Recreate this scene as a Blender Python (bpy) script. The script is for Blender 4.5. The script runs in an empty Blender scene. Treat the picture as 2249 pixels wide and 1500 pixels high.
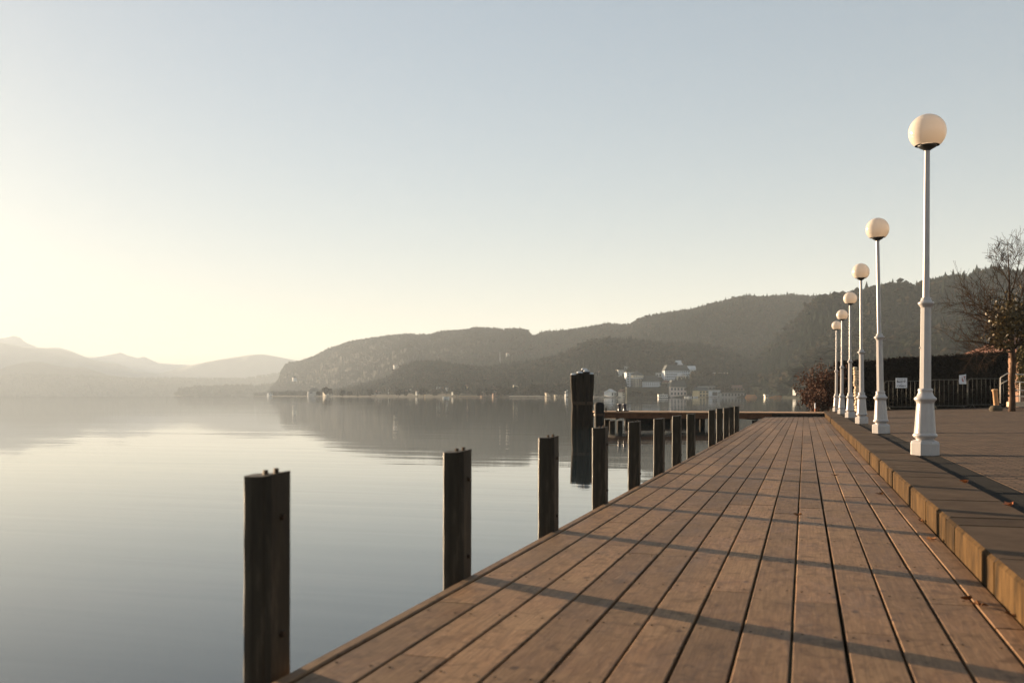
import bpy, math, random
import numpy as np
from mathutils import Vector, Matrix, noise as mnoise
R = math.radians
S = bpy.context.scene
COL = S.collection
rng = random.Random(7)
nrg = np.random.RandomState(11)

# ------------------------------------------------------------------ camera, sky, sun
F = 2186.0; HY = 869.0; CX = 1124.5; CAMZ = 1.39
TH = math.atan((1767 - CX) / F); CT, ST = math.cos(TH), math.sin(TH)
def W(px, zc):
    """ground position seen in photo column px at depth zc metres"""
    x = (px - CX) / F * zc
    return x * CT - zc * ST, x * ST + zc * CT
def ZZ(py, zc): return CAMZ + (HY - py) / F * zc

cam_d = bpy.data.cameras.new('camera'); cam = bpy.data.objects.new('camera', cam_d); COL.objects.link(cam)
cam.location = (0, 0, CAMZ); cam.rotation_euler = (R(90), 0, TH)
cam_d.lens = 35; cam_d.sensor_width = 36; cam_d.shift_y = (HY - 750) / 2249
cam_d.clip_start = .05; cam_d.clip_end = 20000
cam_d.dof.use_dof = True; cam_d.dof.focus_distance = 17; cam_d.dof.aperture_fstop = 3.2
S.camera = cam

SUN_EL = 7.0
sdx, sdy = -.888, .460
w = bpy.data.worlds.new('World'); S.world = w; w.use_nodes = True
nt = w.node_tree; nt.nodes.clear()
sky = nt.nodes.new('ShaderNodeTexSky'); sky.sky_type = 'NISHITA'; sky.sun_disc = False
sky.sun_elevation = R(SUN_EL); sky.sun_rotation = math.atan2(sdx, sdy)
sky.air_density = .9; sky.dust_density = .85; sky.ozone_density = 1.6
bg = nt.nodes.new('ShaderNodeBackground'); bg.inputs[1].default_value = .050
wo = nt.nodes.new('ShaderNodeOutputWorld')
hs_ = nt.nodes.new('ShaderNodeHueSaturation'); hs_.inputs['Saturation'].default_value = 1.05
gm_ = nt.nodes.new('ShaderNodeGamma'); gm_.inputs['Gamma'].default_value = .49
nt.links.new(sky.outputs[0], gm_.inputs['Color']); nt.links.new(gm_.outputs[0], hs_.inputs['Color']); tn_ = nt.nodes.new('ShaderNodeMix'); tn_.data_type = 'RGBA'; tn_.blend_type = 'MULTIPLY'; tn_.inputs[0].default_value = 1; tn_.inputs[7].default_value = (.925, .985, 1.035, 1)
nt.links.new(hs_.outputs[0], tn_.inputs[6]); nt.links.new(tn_.outputs[2], bg.inputs[0]); nt.links.new(bg.outputs[0], wo.inputs[0])
sl = bpy.data.lights.new('sun', 'SUN'); sl.energy = 5.0; sl.angle = R(.5); sl.color = (1, .74, .48)
so = bpy.data.objects.new('sun', sl); COL.objects.link(so)
so.rotation_euler = Vector((sdx * math.cos(R(SUN_EL)), sdy * math.cos(R(SUN_EL)), math.sin(R(SUN_EL)))).to_track_quat('Z', 'Y').to_euler()
S.view_settings.view_transform = 'Standard'; S.view_settings.look = 'None'
S.view_settings.exposure = 2.68; S.view_settings.gamma = 1
HAZE = 0.00019; HAZE_TOP = 412.0

# ------------------------------------------------------------------ helpers
def tag(o, label=None, cat=None, group=None, kind=None):
    if label: o['label'] = label
    if cat: o['category'] = cat
    if group: o['group'] = group
    if kind: o['kind'] = kind
    return o
def empty(name, loc=(0, 0, 0), rz=0):
    o = bpy.data.objects.new(name, None); COL.objects.link(o)
    o.location = loc; o.rotation_euler = (0, 0, rz); o.empty_display_size = .2
    return o
def copy_tree(o, parent=None):
    c = o.copy(); COL.objects.link(c)
    if parent: c.parent = parent
    for ch in list(o.children): copy_tree(ch, c)
    return c

class MB:
    def __init__(s): s.v = []; s.f = []; s.sm = []; s.a = []
    def add(s, vs, fs, smooth=False, a=0.0):
        n = len(s.v); s.v += [tuple(x) for x in vs]
        for f in fs: s.f.append(tuple(i + n for i in f)); s.sm.append(smooth); s.a.append(a)
        return s
    def box(s, x0, x1, y0, y1, z0, z1, a=0.0, M=None):
        vs = [(x, y, z) for z in (z0, z1) for y in (y0, y1) for x in (x0, x1)]
        if M: vs = [tuple(M @ Vector(p)) for p in vs]
        return s.add(vs, [(0, 2, 3, 1), (4, 5, 7, 6), (0, 1, 5, 4), (2, 6, 7, 3), (0, 4, 6, 2), (1, 3, 7, 5)], False, a)
    def cbox(s, x0, x1, y0, y1, z0, z1, c, a=0.0):
        """box with chamfered top edges and vertical edges"""
        def ring(i, z): return [(x0 + i, y0 + c, z), (x0 + c, y0 + i, z), (x1 - c, y0 + i, z), (x1 - i, y0 + c, z), (x1 - i, y1 - c, z), (x1 - c, y1 - i, z), (x0 + c, y1 - i, z), (x0 + i, y1 - c, z)]
        def ringi(z): return [(x0 + c, y0 + 1.6 * c, z), (x0 + 1.6 * c, y0 + c, z), (x1 - 1.6 * c, y0 + c, z), (x1 - c, y0 + 1.6 * c, z), (x1 - c, y1 - 1.6 * c, z), (x1 - 1.6 * c, y1 - c, z), (x0 + 1.6 * c, y1 - c, z), (x0 + c, y1 - 1.6 * c, z)]
        vs = ring(0, z0) + ring(0, z1 - c) + ringi(z1)
        fs = [tuple(range(16, 24)), tuple(range(7, -1, -1))]
        for k in range(2):
            for i in range(8): j = (i + 1) % 8; fs.append((k * 8 + i, k * 8 + j, k * 8 + 8 + j, k * 8 + 8 + i))
        return s.add(vs, fs, False, a)
    def lathe(s, prof, n=24, smooth=True, cx=0, cy=0, ph=0, a=0.0, cap=True):
        vs = []; fs = []
        for r, z in prof:
            for i in range(n):
                t = ph + 2 * math.pi * i / n; vs.append((cx + r * math.cos(t), cy + r * math.sin(t), z))
        for k in range(len(prof) - 1):
            for i in range(n): j = (i + 1) % n; fs.append((k * n + i, k * n + j, (k + 1) * n + j, (k + 1) * n + i))
        s.add(vs, fs, smooth, a)
        if cap:
            m = len(prof) - 1
            s.add(vs[:n], [tuple(range(n - 1, -1, -1))], False, a); s.add(vs[m * n:], [tuple(range(n))], False, a)
        return s
    def tube(s, p, q, r0, r1=None, n=6, smooth=True, a=0.0, cap=True):
        p = Vector(p); q = Vector(q); r1 = r0 if r1 is None else r1
        d = (q - p).normalized() if (q - p).length > 1e-9 else Vector((0, 0, 1))
        u = d.cross(Vector((0, 0, 1)) if abs(d.z) < .9 else Vector((1, 0, 0))).normalized(); v = d.cross(u)
        vs = []
        for c, r in ((p, r0), (q, r1)):
            for i in range(n):
                t = 2 * math.pi * i / n; vs.append(tuple(c + (u * math.cos(t) + v * math.sin(t)) * r))
        fs = [(i, (i + 1) % n, n + (i + 1) % n, n + i) for i in range(n)]
        if cap: fs += [tuple(range(n - 1, -1, -1)), tuple(range(n, 2 * n))]
        return s.add(vs, fs, smooth, a)
    def path(s, pts, r, n=8):
        for i in range(len(pts) - 1): s.tube(pts[i], pts[i + 1], r, r, n)
        return s
    def build(s, name, mat, parent=None, loc=None):
        me = bpy.data.meshes.new(name); me.from_pydata(s.v, [], s.f)
        me.polygons.foreach_set('use_smooth', s.sm)
        at = me.attributes.new('pv', 'FLOAT', 'FACE'); at.data.foreach_set('value', s.a)
        me.materials.append(mat); me.update()
        o = bpy.data.objects.new(name, me); COL.objects.link(o)
        if parent: o.parent = parent
        if loc: o.location = loc
        return o

def np_mesh(name, verts, faces, mat, parent=None, attr=None, smooth=False):
    """verts (n,3), faces (m,3) or (m,4) arrays; attr per-face float"""
    me = bpy.data.meshes.new(name)
    k = faces.shape[1]
    me.vertices.add(len(verts)); me.vertices.foreach_set('co', verts.astype(np.float32).ravel())
    me.loops.add(faces.size); me.loops.foreach_set('vertex_index', faces.astype(np.int32).ravel())
    me.polygons.add(len(faces)); me.polygons.foreach_set('loop_start', np.arange(0, faces.size, k, dtype=np.int32))
    me.polygons.foreach_set('loop_total', np.full(len(faces), k, dtype=np.int32))
    me.polygons.foreach_set('use_smooth', np.full(len(faces), smooth))
    me.update(calc_edges=True)
    if attr is not None:
        at = me.attributes.new('pv', 'FLOAT', 'FACE'); at.data.foreach_set('value', attr.astype(np.float32))
    me.materials.append(mat); me.validate()
    o = bpy.data.objects.new(name, me); COL.objects.link(o)
    if parent: o.parent = parent
    return o

class NT:
    def __init__(s, name):
        s.m = bpy.data.materials.new(name); s.m.use_nodes = True
        s.t = s.m.node_tree; s.p = s.t.nodes['Principled BSDF']; s.tc = s.t.nodes.new('ShaderNodeTexCoord')
    def n(s, typ, **kw):
        x = s.t.nodes.new(typ)
        for k, v in kw.items():
            if k == 'i':
                for a, b in v.items():
                    if hasattr(b, 'is_linked') or isinstance(b, bpy.types.NodeSocket): s.t.links.new(b, x.inputs[a])
                    else: x.inputs[a].default_value = b
            else: setattr(x, k, v)
        return x
    def map(s, scale=(1, 1, 1), src=None):
        return s.n('ShaderNodeMapping', i={'Vector': src or s.tc.outputs['Object'], 'Scale': scale}).outputs[0]
    def noise(s, scale, vec=None, detail=4, rough=.55, dist=0):
        return s.n('ShaderNodeTexNoise', i={'Vector': vec or s.tc.outputs['Object'], 'Scale': scale, 'Detail': detail, 'Roughness': rough, 'Distortion': dist}).outputs[0]
    def ramp(s, fac, stops):
        x = s.n('ShaderNodeValToRGB', i={'Fac': fac}); e = x.color_ramp.elements
        while len(e) < len(stops): e.new(.5)
        for k, (p, c) in enumerate(stops):
            e[k].position = p; e[k].color = (c[0], c[1], c[2], 1) if not isinstance(c, (int, float)) else (c, c, c, 1)
        return x.outputs[0]
    def mix(s, f, a, b, mode='MIX'):
        x = s.n('ShaderNodeMix', data_type='RGBA', blend_type=mode)
        for k, v in ((0, f), (6, a), (7, b)):
            if isinstance(v, bpy.types.NodeSocket): s.t.links.new(v, x.inputs[k])
            else: x.inputs[k].default_value = v if k == 0 else (v[0], v[1], v[2], 1)
        return x.outputs[2]
    def math(s, op, a, b=0, c=0):
        x = s.n('ShaderNodeMath', operation=op)
        for k, v in enumerate((a, b, c)):
            if isinstance(v, bpy.types.NodeSocket): s.t.links.new(v, x.inputs[k])
            else: x.inputs[k].default_value = v
        return x.outputs[0]
    def attr(s, name='pv'): return s.n('ShaderNodeAttribute', attribute_name=name).outputs['Fac']
    def set(s, **kw):
        for k, v in kw.items():
            i = s.p.inputs[k.replace('_', ' ')]
            if isinstance(v, bpy.types.NodeSocket): s.t.links.new(v, i)
            else: i.default_value = v if not isinstance(v, tuple) or len(v) == 4 else (*v, 1)
        return s
    def bump(s, h, strength=.3, dist=.01, normal=None):
        x = s.n('ShaderNodeBump', i={'Height': h, 'Strength': strength, 'Distance': dist})
        if normal is not None: s.t.links.new(normal, x.inputs['Normal'])
        s.t.links.new(x.outputs[0], s.p.inputs['Normal']); return x.outputs[0]

def simple(name, c0, c1=None, scale=4, rough=.7, bump=0, metallic=0, bscale=None, bdist=.01, stretch=(1, 1, 1)):
    m = NT(name); c1 = c1 or tuple(x * .7 for x in c0)
    nz = m.noise(scale, m.map(stretch), 5, .6)
    m.set(Base_Color=m.ramp(nz, [(.3, c1), (.7, c0)]), Roughness=rough, Metallic=metallic)
    if rough >= .7: m.p.inputs['Specular IOR Level'].default_value = .08
    if bump: m.bump(m.noise(bscale or scale * 4, m.map(stretch), 5, .6), bump, bdist)
    return m.m

# ------------------------------------------------------------------ materials
M = {}
def mk_deck():
    m = NT('weathered_larch'); pv = m.attr()
    off = m.n('ShaderNodeCombineXYZ', i={0: m.math('MULTIPLY', pv, 37.0), 1: m.math('MULTIPLY', pv, 91.0), 2: 0.0}).outputs[0]
    v = m.n('ShaderNodeVectorMath', operation='ADD', i={0: m.tc.outputs['Object'], 1: off}).outputs[0]
    gr = m.noise(6, m.map((5, .9, 1), v), 6, .6, 1.2)
    big = m.noise(2.2, m.map((1.2, .8, 1), v), 4, .6, .6)
    blot = m.noise(9, m.map((1, .9, 1), v), 5, .65, .8)
    base = m.ramp(gr, [(.25, (.115, .056, .024)), (.5, (.20, .108, .051)), (.78, (.30, .178, .092))])
    grey = m.mix(m.ramp(big, [(.38, 0.0), (.68, .62)]), base, (.23, .148, .085))
    d = m.mix(m.ramp(blot, [(.52, 0.0), (.66, .7)]), grey, (.078, .042, .020))
    # knots
    vor = m.n('ShaderNodeTexVoronoi', i={'Vector': m.map((5.2, 3.2, 1), v), 'Scale': 1.0, 'Randomness': 1.0}).outputs['Distance']
    d = m.mix(m.ramp(vor, [(.05, .9), (.12, 0.0)]), d, (.055, .03, .018))
    sc = m.noise(20, m.map((.7, 1.2, 1), v), 4, .7, .6)
    d = m.mix(m.ramp(sc, [(.60, 0.0), (.70, .6)]), d, (.065, .038, .020))
    fine = m.noise(1.0, m.map((95, 2.2, 1), v), 5, .7, .6)
    d = m.mix(m.ramp(fine, [(.45, 0.0), (.62, .42)]), d, (.075, .043, .024))
    worn = m.noise(1.0, m.map((1.1, .55, 1)), 5, .6, .8)
    d = m.mix(m.ramp(worn, [(.48, 0.0), (.66, .45)]), d, (.085, .056, .036))
    tone = m.math('MULTIPLY_ADD', pv, .46, .80)
    tn = m.n('ShaderNodeCombineXYZ', i={0: tone, 1: tone, 2: tone}).outputs[0]
    d = m.mix(1.0, d, tn, 'MULTIPLY')
    m.p.inputs['Specular IOR Level'].default_value = .13
    m.set(Base_Color=d, Roughness=m.ramp(big, [(.3, .5), (.7, .72)]))
    m.bump(m.math('ADD', gr, m.math('MULTIPLY', blot, .7)), .3, .004)
    return m.m
M['deck'] = mk_deck()
def mk_post():
    m = NT('tarred_post')
    nz = m.noise(5, m.map((3, 3, .5)), 6, .65)
    c = m.ramp(nz, [(.3, (.016, .012, .008)), (.55, (.032, .025, .016)), (.8, (.105, .08, .055))])
    m.p.inputs['Specular IOR Level'].default_value = .2
    m.set(Base_Color=c, Roughness=.6); m.bump(m.noise(22, m.map((2, 2, .25)), 5, .6), .5, .006); return m.m
M['post'] = mk_post()
M['darkwood'] = simple('dark_pile_wood', (.035, .026, .018), (.012, .010, .008), 3, .8, .6, stretch=(2, 2, .3), bdist=.02)
M['palecap'] = simple('guano_cap', (.62, .64, .66), (.35, .36, .37), 14, .9, .3)
M['redwood'] = simple('jetty_beam_wood', (.14, .065, .035), (.07, .035, .02), 3, .75, .4, stretch=(.5, 3, 3))
M['jdeck'] = simple('jetty_board', (.42, .27, .17), (.28, .18, .115), 3, .7, .3, stretch=(3, .5, 1))
M['bolt'] = simple('rusty_bolt', (.06, .035, .02), (.03, .02, .012), 30, .6, 0, .6)
M['lamp'] = simple('grey_white_lamp_paint', (.42, .39, .375), (.36, .335, .325), 6, .32, .06, 0, 30, .002)
M['fit'] = simple('black_lamp_fitter', (.03, .035, .035), (.02, .02, .02), 8, .4)
def mk_globe():
    m = NT('opal_globe'); t = m.t
    c = (.93, .83, .72, 1)
    df = m.n('ShaderNodeBsdfDiffuse', i={'Color': c}); tl = m.n('ShaderNodeBsdfTranslucent', i={'Color': c})
    mx = m.n('ShaderNodeMixShader', i={0: .5, 1: df.outputs[0], 2: tl.outputs[0]})
    gl = m.n('ShaderNodeBsdfGlossy', i={'Roughness': .08})
    fr = m.n('ShaderNodeFresnel', i={'IOR': 1.45})
    m2 = m.n('ShaderNodeMixShader', i={0: fr.outputs[0], 1: mx.outputs[0], 2: gl.outputs[0]})
    t.links.new(m2.outputs[0], t.nodes['Material Output'].inputs['Surface']); return m.m
M['globe'] = mk_globe()
def mk_kerb():
    m = NT('kerb_concrete'); pv = m.attr()
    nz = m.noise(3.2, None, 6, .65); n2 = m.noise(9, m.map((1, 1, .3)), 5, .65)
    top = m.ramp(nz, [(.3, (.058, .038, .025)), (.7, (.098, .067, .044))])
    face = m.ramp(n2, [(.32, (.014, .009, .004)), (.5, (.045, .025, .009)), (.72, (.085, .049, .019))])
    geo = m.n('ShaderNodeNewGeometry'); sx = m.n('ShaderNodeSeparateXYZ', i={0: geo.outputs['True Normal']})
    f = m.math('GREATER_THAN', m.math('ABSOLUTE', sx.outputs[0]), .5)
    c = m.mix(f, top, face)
    tone = m.math('MULTIPLY_ADD', pv, .35, .82)
    c = m.mix(1.0, c, m.n('ShaderNodeCombineXYZ', i={0: tone, 1: tone, 2: tone}).outputs[0], 'MULTIPLY')
    m.p.inputs['Specular IOR Level'].default_value = .06
    m.set(Base_Color=c, Roughness=.9); m.bump(m.noise(70, None, 4, .7), .5, .004); return m.m
M['kerb'] = mk_kerb()
def mk_setts():
    m = NT('stone_setts')
    br = m.n('ShaderNodeTexBrick', i={'Vector': m.map((1, 1, 1)), 'Scale': 1.0, 'Mortar Size': .012, 'Mortar Smooth': .3, 'Brick Width': .20, 'Row Height': .10,
             'Color1': (.17, .105, .065, 1), 'Color2': (.065, .044, .030, 1), 'Mortar': (.014, .010, .008, 1)})
    nz = m.noise(2.2, None, 5, .65)
    c = m.mix(m.ramp(nz, [(.35, 0.0), (.7, .6)]), br.outputs['Color'], (.085, .058, .038))
    m.p.inputs['Specular IOR Level'].default_value = .10
    m.set(Base_Color=c, Roughness=.85)
    h = m.math('ADD', m.math('MULTIPLY', br.outputs['Fac'], -1.0), m.math('MULTIPLY', m.noise(18, None, 4, .6), .8))
    m.bump(h, .8, .008); return m.m
M['setts'] = mk_setts()
M['darkband'] = simple('dark_channel_band', (.016, .014, .012), (.010, .009, .008), 30, .95, .6, bscale=120, bdist=.004)  # near-black band, set slightly below the kerb slabs
M['soil'] = simple('lake_soil', (.07, .055, .035), (.04, .035, .02), .5, .95)
M['quay'] = simple('quay_wall_concrete', (.10, .085, .06), (.05, .04, .03), 3, .9, .3)
def mk_water():
    m = NT('lake_water')
    m.set(Base_Color=(.020, .030, .034), Roughness=.03, IOR=1.47)
    a = m.noise(1.0, m.map((.16, 1.1, 1)), 3, .5, .3)
    b = m.noise(1.0, m.map((.035, .14, 1)), 3, .5, .6)
    d = m.noise(1.0, m.map((.012, .03, 1)), 2, .5)
    amt = m.ramp(d, [(.35, .15), (.65, 1.0)])
    h = m.math('ADD', m.math('MULTIPLY', m.math('MULTIPLY', a, amt), .0105), m.math('MULTIPLY', b, .015))
    m.bump(h, 1.0, 1.0); return m.m
M['water'] = mk_water()
def mk_forest():
    m = NT('forest_foliage'); pv = m.attr()
    c = m.ramp(pv, [(0, (.0018, .005, .003)), (.45, (.005, .010, .005)), (.55, (.008, .011, .005)), (.8, (.014, .012, .006)), (1, (.024, .016, .008))])
    m.set(Base_Color=c, Roughness=.95); m.p.inputs['Specular IOR Level'].default_value = .03; return m.m
M['forest'] = mk_forest()
M['hill'] = simple('forest_floor', (.010, .010, .006), (.005, .007, .004), .02, .98)
M['field'] = simple('hill_meadow', (.11, .09, .05), (.07, .06, .035), .02, .98)
M['hazerock'] = simple('haze_paled_rock', (.22, .23, .23), (.18, .19, .19), .004, .98)  # rock, paled in its base colour to imitate distance haze
M['hazesnow'] = simple('haze_paled_snow', (.42, .44, .46), (.34, .36, .38), .006, .98)  # snow, its paleness also painting in some of the distance haze
M['bark'] = simple('bark', (.08, .045, .026), (.03, .018, .011), 9, .85, .5, stretch=(2, 2, .4))
M['twig'] = simple('twig_bark', (.05, .028, .015), (.022, .014, .008), 3, .8)
M['ivy'] = simple('ivy_leaf', (.20, .115, .022), (.03, .03, .008), 9, .45)
M['redleaf'] = simple('russet_leaf', (.10, .036, .015), (.035, .014, .008), 5, .7)
M['olive'] = simple('olive_foliage', (.10, .075, .025), (.04, .035, .014), 4, .7)
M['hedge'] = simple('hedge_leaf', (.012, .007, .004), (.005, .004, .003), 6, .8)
M['galv'] = simple('galvanised_steel', (.055, .055, .045), (.035, .035, .03), 20, .6, 0, .3)
M['white'] = simple('white_sheet', (.72, .74, .78), (.66, .68, .72), 5, .6)
M['ink'] = simple('black_ink', (.03, .035, .05), (.03, .03, .04), 5, .6)
M['posterred'] = simple('faded_red_print', (.35, .12, .10), (.5, .3, .28), 18, .7)
M['stone'] = simple('pale_fieldstone', (.62, .50, .36), (.40, .31, .22), 12, .85, .5, bscale=30)
M['rail'] = simple('pale_rail_paint', (.70, .62, .52), (.60, .53, .45), 8, .5)
M['rubber'] = simple('black_rubber', (.015, .014, .014), (.01, .01, .01), 8, .7)
M['navy'] = simple('navy_iron', (.02, .03, .06), (.015, .02, .035), 8, .35)
M['orange'] = simple('orange_paint', (.55, .16, .04), None, 8, .6)
M['leaf'] = simple('dead_leaf', (.22, .09, .03), (.08, .04, .02), 60, .8)
WALL = {}
def wallmat(name, c, rough=.85):
    if name not in WALL: WALL[name] = simple('render_' + name, c, tuple(x * .85 for x in c), .6, rough)
    return WALL[name]
for nme, c in dict(white=(.85, .84, .80), cream=(.78, .69, .54), yellow=(.60, .47, .26), grey=(.30, .31, .31), pink=(.60, .52, .47), bluegrey=(.62, .66, .70), brown=(.20, .13, .09), green=(.022, .026, .016), rose=(.32, .19, .13)).items(): wallmat(nme, c)
M['roofdark'] = simple('slate_roof', (.06, .07, .07), (.04, .045, .045), .8, .7)
M['roofred'] = simple('tile_roof', (.20, .10, .07), (.13, .07, .05), .8, .7)
M['roofpale'] = simple('pale_metal_roof', (.55, .54, .52), (.45, .44, .42), .8, .35)
M['glass'] = simple('window_glass', (.04, .05, .06), (.03, .035, .04), 1, .08)

# ------------------------------------------------------------------ setting: water, shore, pavement
PAV = CAMZ - .775; DECK = CAMZ - .95
KX = .867
mb = MB(); mb.add([(-8200, -8200, 0), (8200, -8200, 0), (8200, 8200, 0), (-8200, 8200, 0)], [(0, 1, 2, 3)])
tag(mb.build('water', M['water']), kind='structure')
def pz(x): return PAV + .03 * max(0, x - 1.68) if x < 14 else PAV + .03 * 12.3
# ground beyond the promenade (east bank), a closed slab
mb = MB()
bank = [W(1792, 53.5), W(1790, 90), W(1786, 200), W(1782, 420), W(1900, 450), W(2700, 480)]
vs = [(4, 52.5)] + [] 
pts = [(KX + .04, 51.5)] + bank + [(900, 300), (900, -400), (KX + .04, -400)]
n = len(pts)
top = [(x, y, PAV - .09) for x, y in pts]; bot = [(x, y, -.7) for x, y in pts]
mb.add(top + bot, [tuple(range(n))[::-1], tuple(range(n, 2 * n))] + [(i, n + i, n + (i + 1) % n, (i + 1) % n) for i in range(n)])
tag(mb.build('ground', M['soil']), kind='structure')
# sett paving sheet: gentle fall to the water
mb = MB(); xs = [1.68, 14.0, 60.0]; ys = [-12, 52.0]
for i in range(2):
    a, b = xs[i], xs[i + 1]
    mb.add([(a, ys[0], pz(a)), (b, ys[0], pz(b)), (b, ys[1], pz(b)), (a, ys[1], pz(a))], [(0, 1, 2, 3)])
mb.add([(1.68, ys[0], pz(1.68)), (1.68, ys[1], pz(1.68)), (1.68, ys[1], PAV - .1), (1.68, ys[0], PAV - .1)], [(0, 1, 2, 3)])
tag(mb.build('pavement', M['setts']), kind='structure')
mb = MB(); mb.add([(1.404, -12, PAV - .02), (1.676, -12, PAV - .002), (1.676, 52, PAV - .002), (1.404, 52, PAV - .02), (1.404, -12, PAV - .2), (1.676, -12, PAV - .2), (1.676, 52, PAV - .2), (1.404, 52, PAV - .2)], [(0, 1, 2, 3), (7, 6, 5, 4), (0, 4, 5, 1), (1, 5, 6, 2), (2, 6, 7, 3), (3, 7, 4, 0)])
tag(mb.build('pavement_channel', M['darkband']), kind='structure')
mb = MB(); y = -12.0; k = 0
while y < 51.6:
    L = (1.25, .95, 1.3, .4, 1.1)[k % 5]; k += 1
    dz = rng.uniform(-.003, .003); dx = rng.uniform(-.004, .004)
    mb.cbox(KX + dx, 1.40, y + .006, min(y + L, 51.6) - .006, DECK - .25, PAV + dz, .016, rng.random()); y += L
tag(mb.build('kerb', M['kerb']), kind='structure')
mb = MB(); mb.box(KX + .012, 1.402, -12, 51.6, -.7, DECK - .255)
tag(mb.build('quay_wall', M['quay']), kind='structure')

# ------------------------------------------------------------------ boardwalk
DEND = 47.35
bw = tag(empty('boardwalk', (0, 0, DECK)), 'long boardwalk of wide lengthwise brown planks running beside the lake', 'boardwalk')
mb = MB(); P = .1978; G = .0065
for k in range(-8, 5):
    x0 = -.048 + P * k + G; x1 = -.048 + P * (k + 1) - G
    if k == 4: x1 = KX - .007
    y = -3.0 - rng.uniform(0, 3.5)
    while y < DEND:
        L = 4.0; y1 = min(y + L, DEND + rng.uniform(-.02, .02))
        dz = rng.uniform(-.0018, .0018); j = rng.uniform(-.0015, .0015)
        a, b, c, d = x0 + j, x1 + j, y + .0028, y1 - .0028; e = .0035
        pvv = rng.random()
        vs = [(a, c, -.04), (b, c, -.04), (b, d, -.04), (a, d, -.04), (a, c, dz - e), (b, c, dz - e), (b, d, dz - e), (a, d, dz - e), (a + e, c + e, dz), (b - e, c + e, dz), (b - e, d - e, dz), (a + e, d - e, dz)]
        mb.add(vs, [(3, 2, 1, 0), (0, 1, 5, 4), (1, 2, 6, 5), (2, 3, 7, 6), (3, 0, 4, 7), (4, 5, 9, 8), (5, 6, 10, 9), (6, 7, 11, 10), (7, 4, 8, 11), (8, 9, 10, 11)], False, pvv)
        y += L
mb.build('planking', M['deck'], bw)
mb = MB(); y = -3.0
while y < DEND:
    y1 = min(y + 4.2, DEND); mb.cbox(-1.695, -1.643, y + .002, y1 - .002, -.14, .002, .006, rng.random()); y = y1 if y1 < DEND else 99
mb.build('edge_board', M['deck'], bw)
mb = MB(); y = -2.18
while y < DEND:
    for k in range(-8, 5):
        xx = -.048 + P * k
        for o_ in (.035, .16):
            if xx + o_ < KX - .03: mb.lathe([(.0065, .0012), (.006, .0026)], 6, False, xx + o_ + rng.uniform(-.006, .006), y + rng.uniform(-.012, .012))
    y += .9
mb.build('screws', M['darkwood'], bw)
bw.children[-1]['kind'] = 'stuff'
for i, xx in enumerate((-1.5, -.7, .1, .75)):
    MB().box(xx - .05, xx + .05, -3, DEND - .1, -.20, -.045).build('bearer', M['darkwood'], bw)

# ------------------------------------------------------------------ mooring posts
ORD = ['nearest', 'second', 'third', 'fourth', 'fifth', 'sixth', 'seventh', 'eighth', 'ninth', 'tenth', 'eleventh', 'twelfth', 'farthest']
def post_mesh(seed, h):
    r = random.Random(seed); m = MB(); a = .062
    # outline seen from above: square with a bevelled lake-side corner
    out = [(-a, -a * .60), (-a * .86, -a * .78), (-a * .28, -a), (a * .45, -a), (a * .55, -a * .93), (a, -a), (a, a), (-a * .3, a), (-a, a * .4)]
    nseg = 22; vs = []
    z0 = -DECK - .55
    for k in range(nseg + 1):
        z = z0 + (h - z0) * k / nseg
        for i, (x, y) in enumerate(out):
            j = r.uniform(-.0013, .0013) if i in (0, 1, 8, 7) else r.uniform(-.0004, .0004)
            vs.append((x + j, y + j * .6, z))
    N = len(out)
    for i in range(N):
        x, y = out[i]; vs[nseg * N + i] = (vs[nseg * N + i][0], vs[nseg * N + i][1], h + .10 * (x + y) * .45 + (.012 if i in (5, 6) else 0) * .4 + r.uniform(-.0015, .0015))
    fs = []
    for k in range(nseg):
        for i in range(N): j = (i + 1) % N; fs.append((k * N + i, k * N + j, (k + 1) * N + j, (k + 1) * N + i))
    fs.append(tuple(range(nseg * N, nseg * N + N)))
    m.add(vs, fs)
    return m
idx = 0
for i in range(14):
    if i == 8: continue
    Y = 3.12 + 1.842 * i
    root = empty('mooring_post', ((-1.805, -1.762, -1.738, -1.735)[min(i, 3)] + rng.uniform(-.004, .004), Y - (.03 if i == 0 else 0), DECK)); root.rotation_euler = (rng.uniform(-.006, .006), rng.uniform(-.006, .006), rng.uniform(-.05, .05))
    h = .668 + rng.uniform(-.012, .012)
    post_mesh(i, h).build('shaft', M['post'], root)
    for hz in (h - .145, h - .55):
        b = MB(); b.tube((.060, .005, hz), (.074, .005, hz), .013, .011, 6, False); b.build('bolt_head', M['bolt'], root)
    if i in (0, 1, 2, 3, 4):
        b = MB(); b.tube((.0, .0, h - .002), (.0, .0, h + .016), .011, .009, 6, False); b.tube((.030, .02, h - .002), (.030, .02, h + .022), .011, .009, 6, False); b.build('top_bolt', M['bolt'], root)
    extra = ''
    if idx == 7: extra = ' just before the gap'
    if idx == 8: extra = ' just after the gap'
    if idx == 12: extra = ' by the cross jetty'
    tag(root, '%s dark mooring post along the lake edge of the boardwalk%s' % (ORD[idx], extra), 'mooring post', 'mooring posts along the boardwalk'); idx += 1

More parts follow.
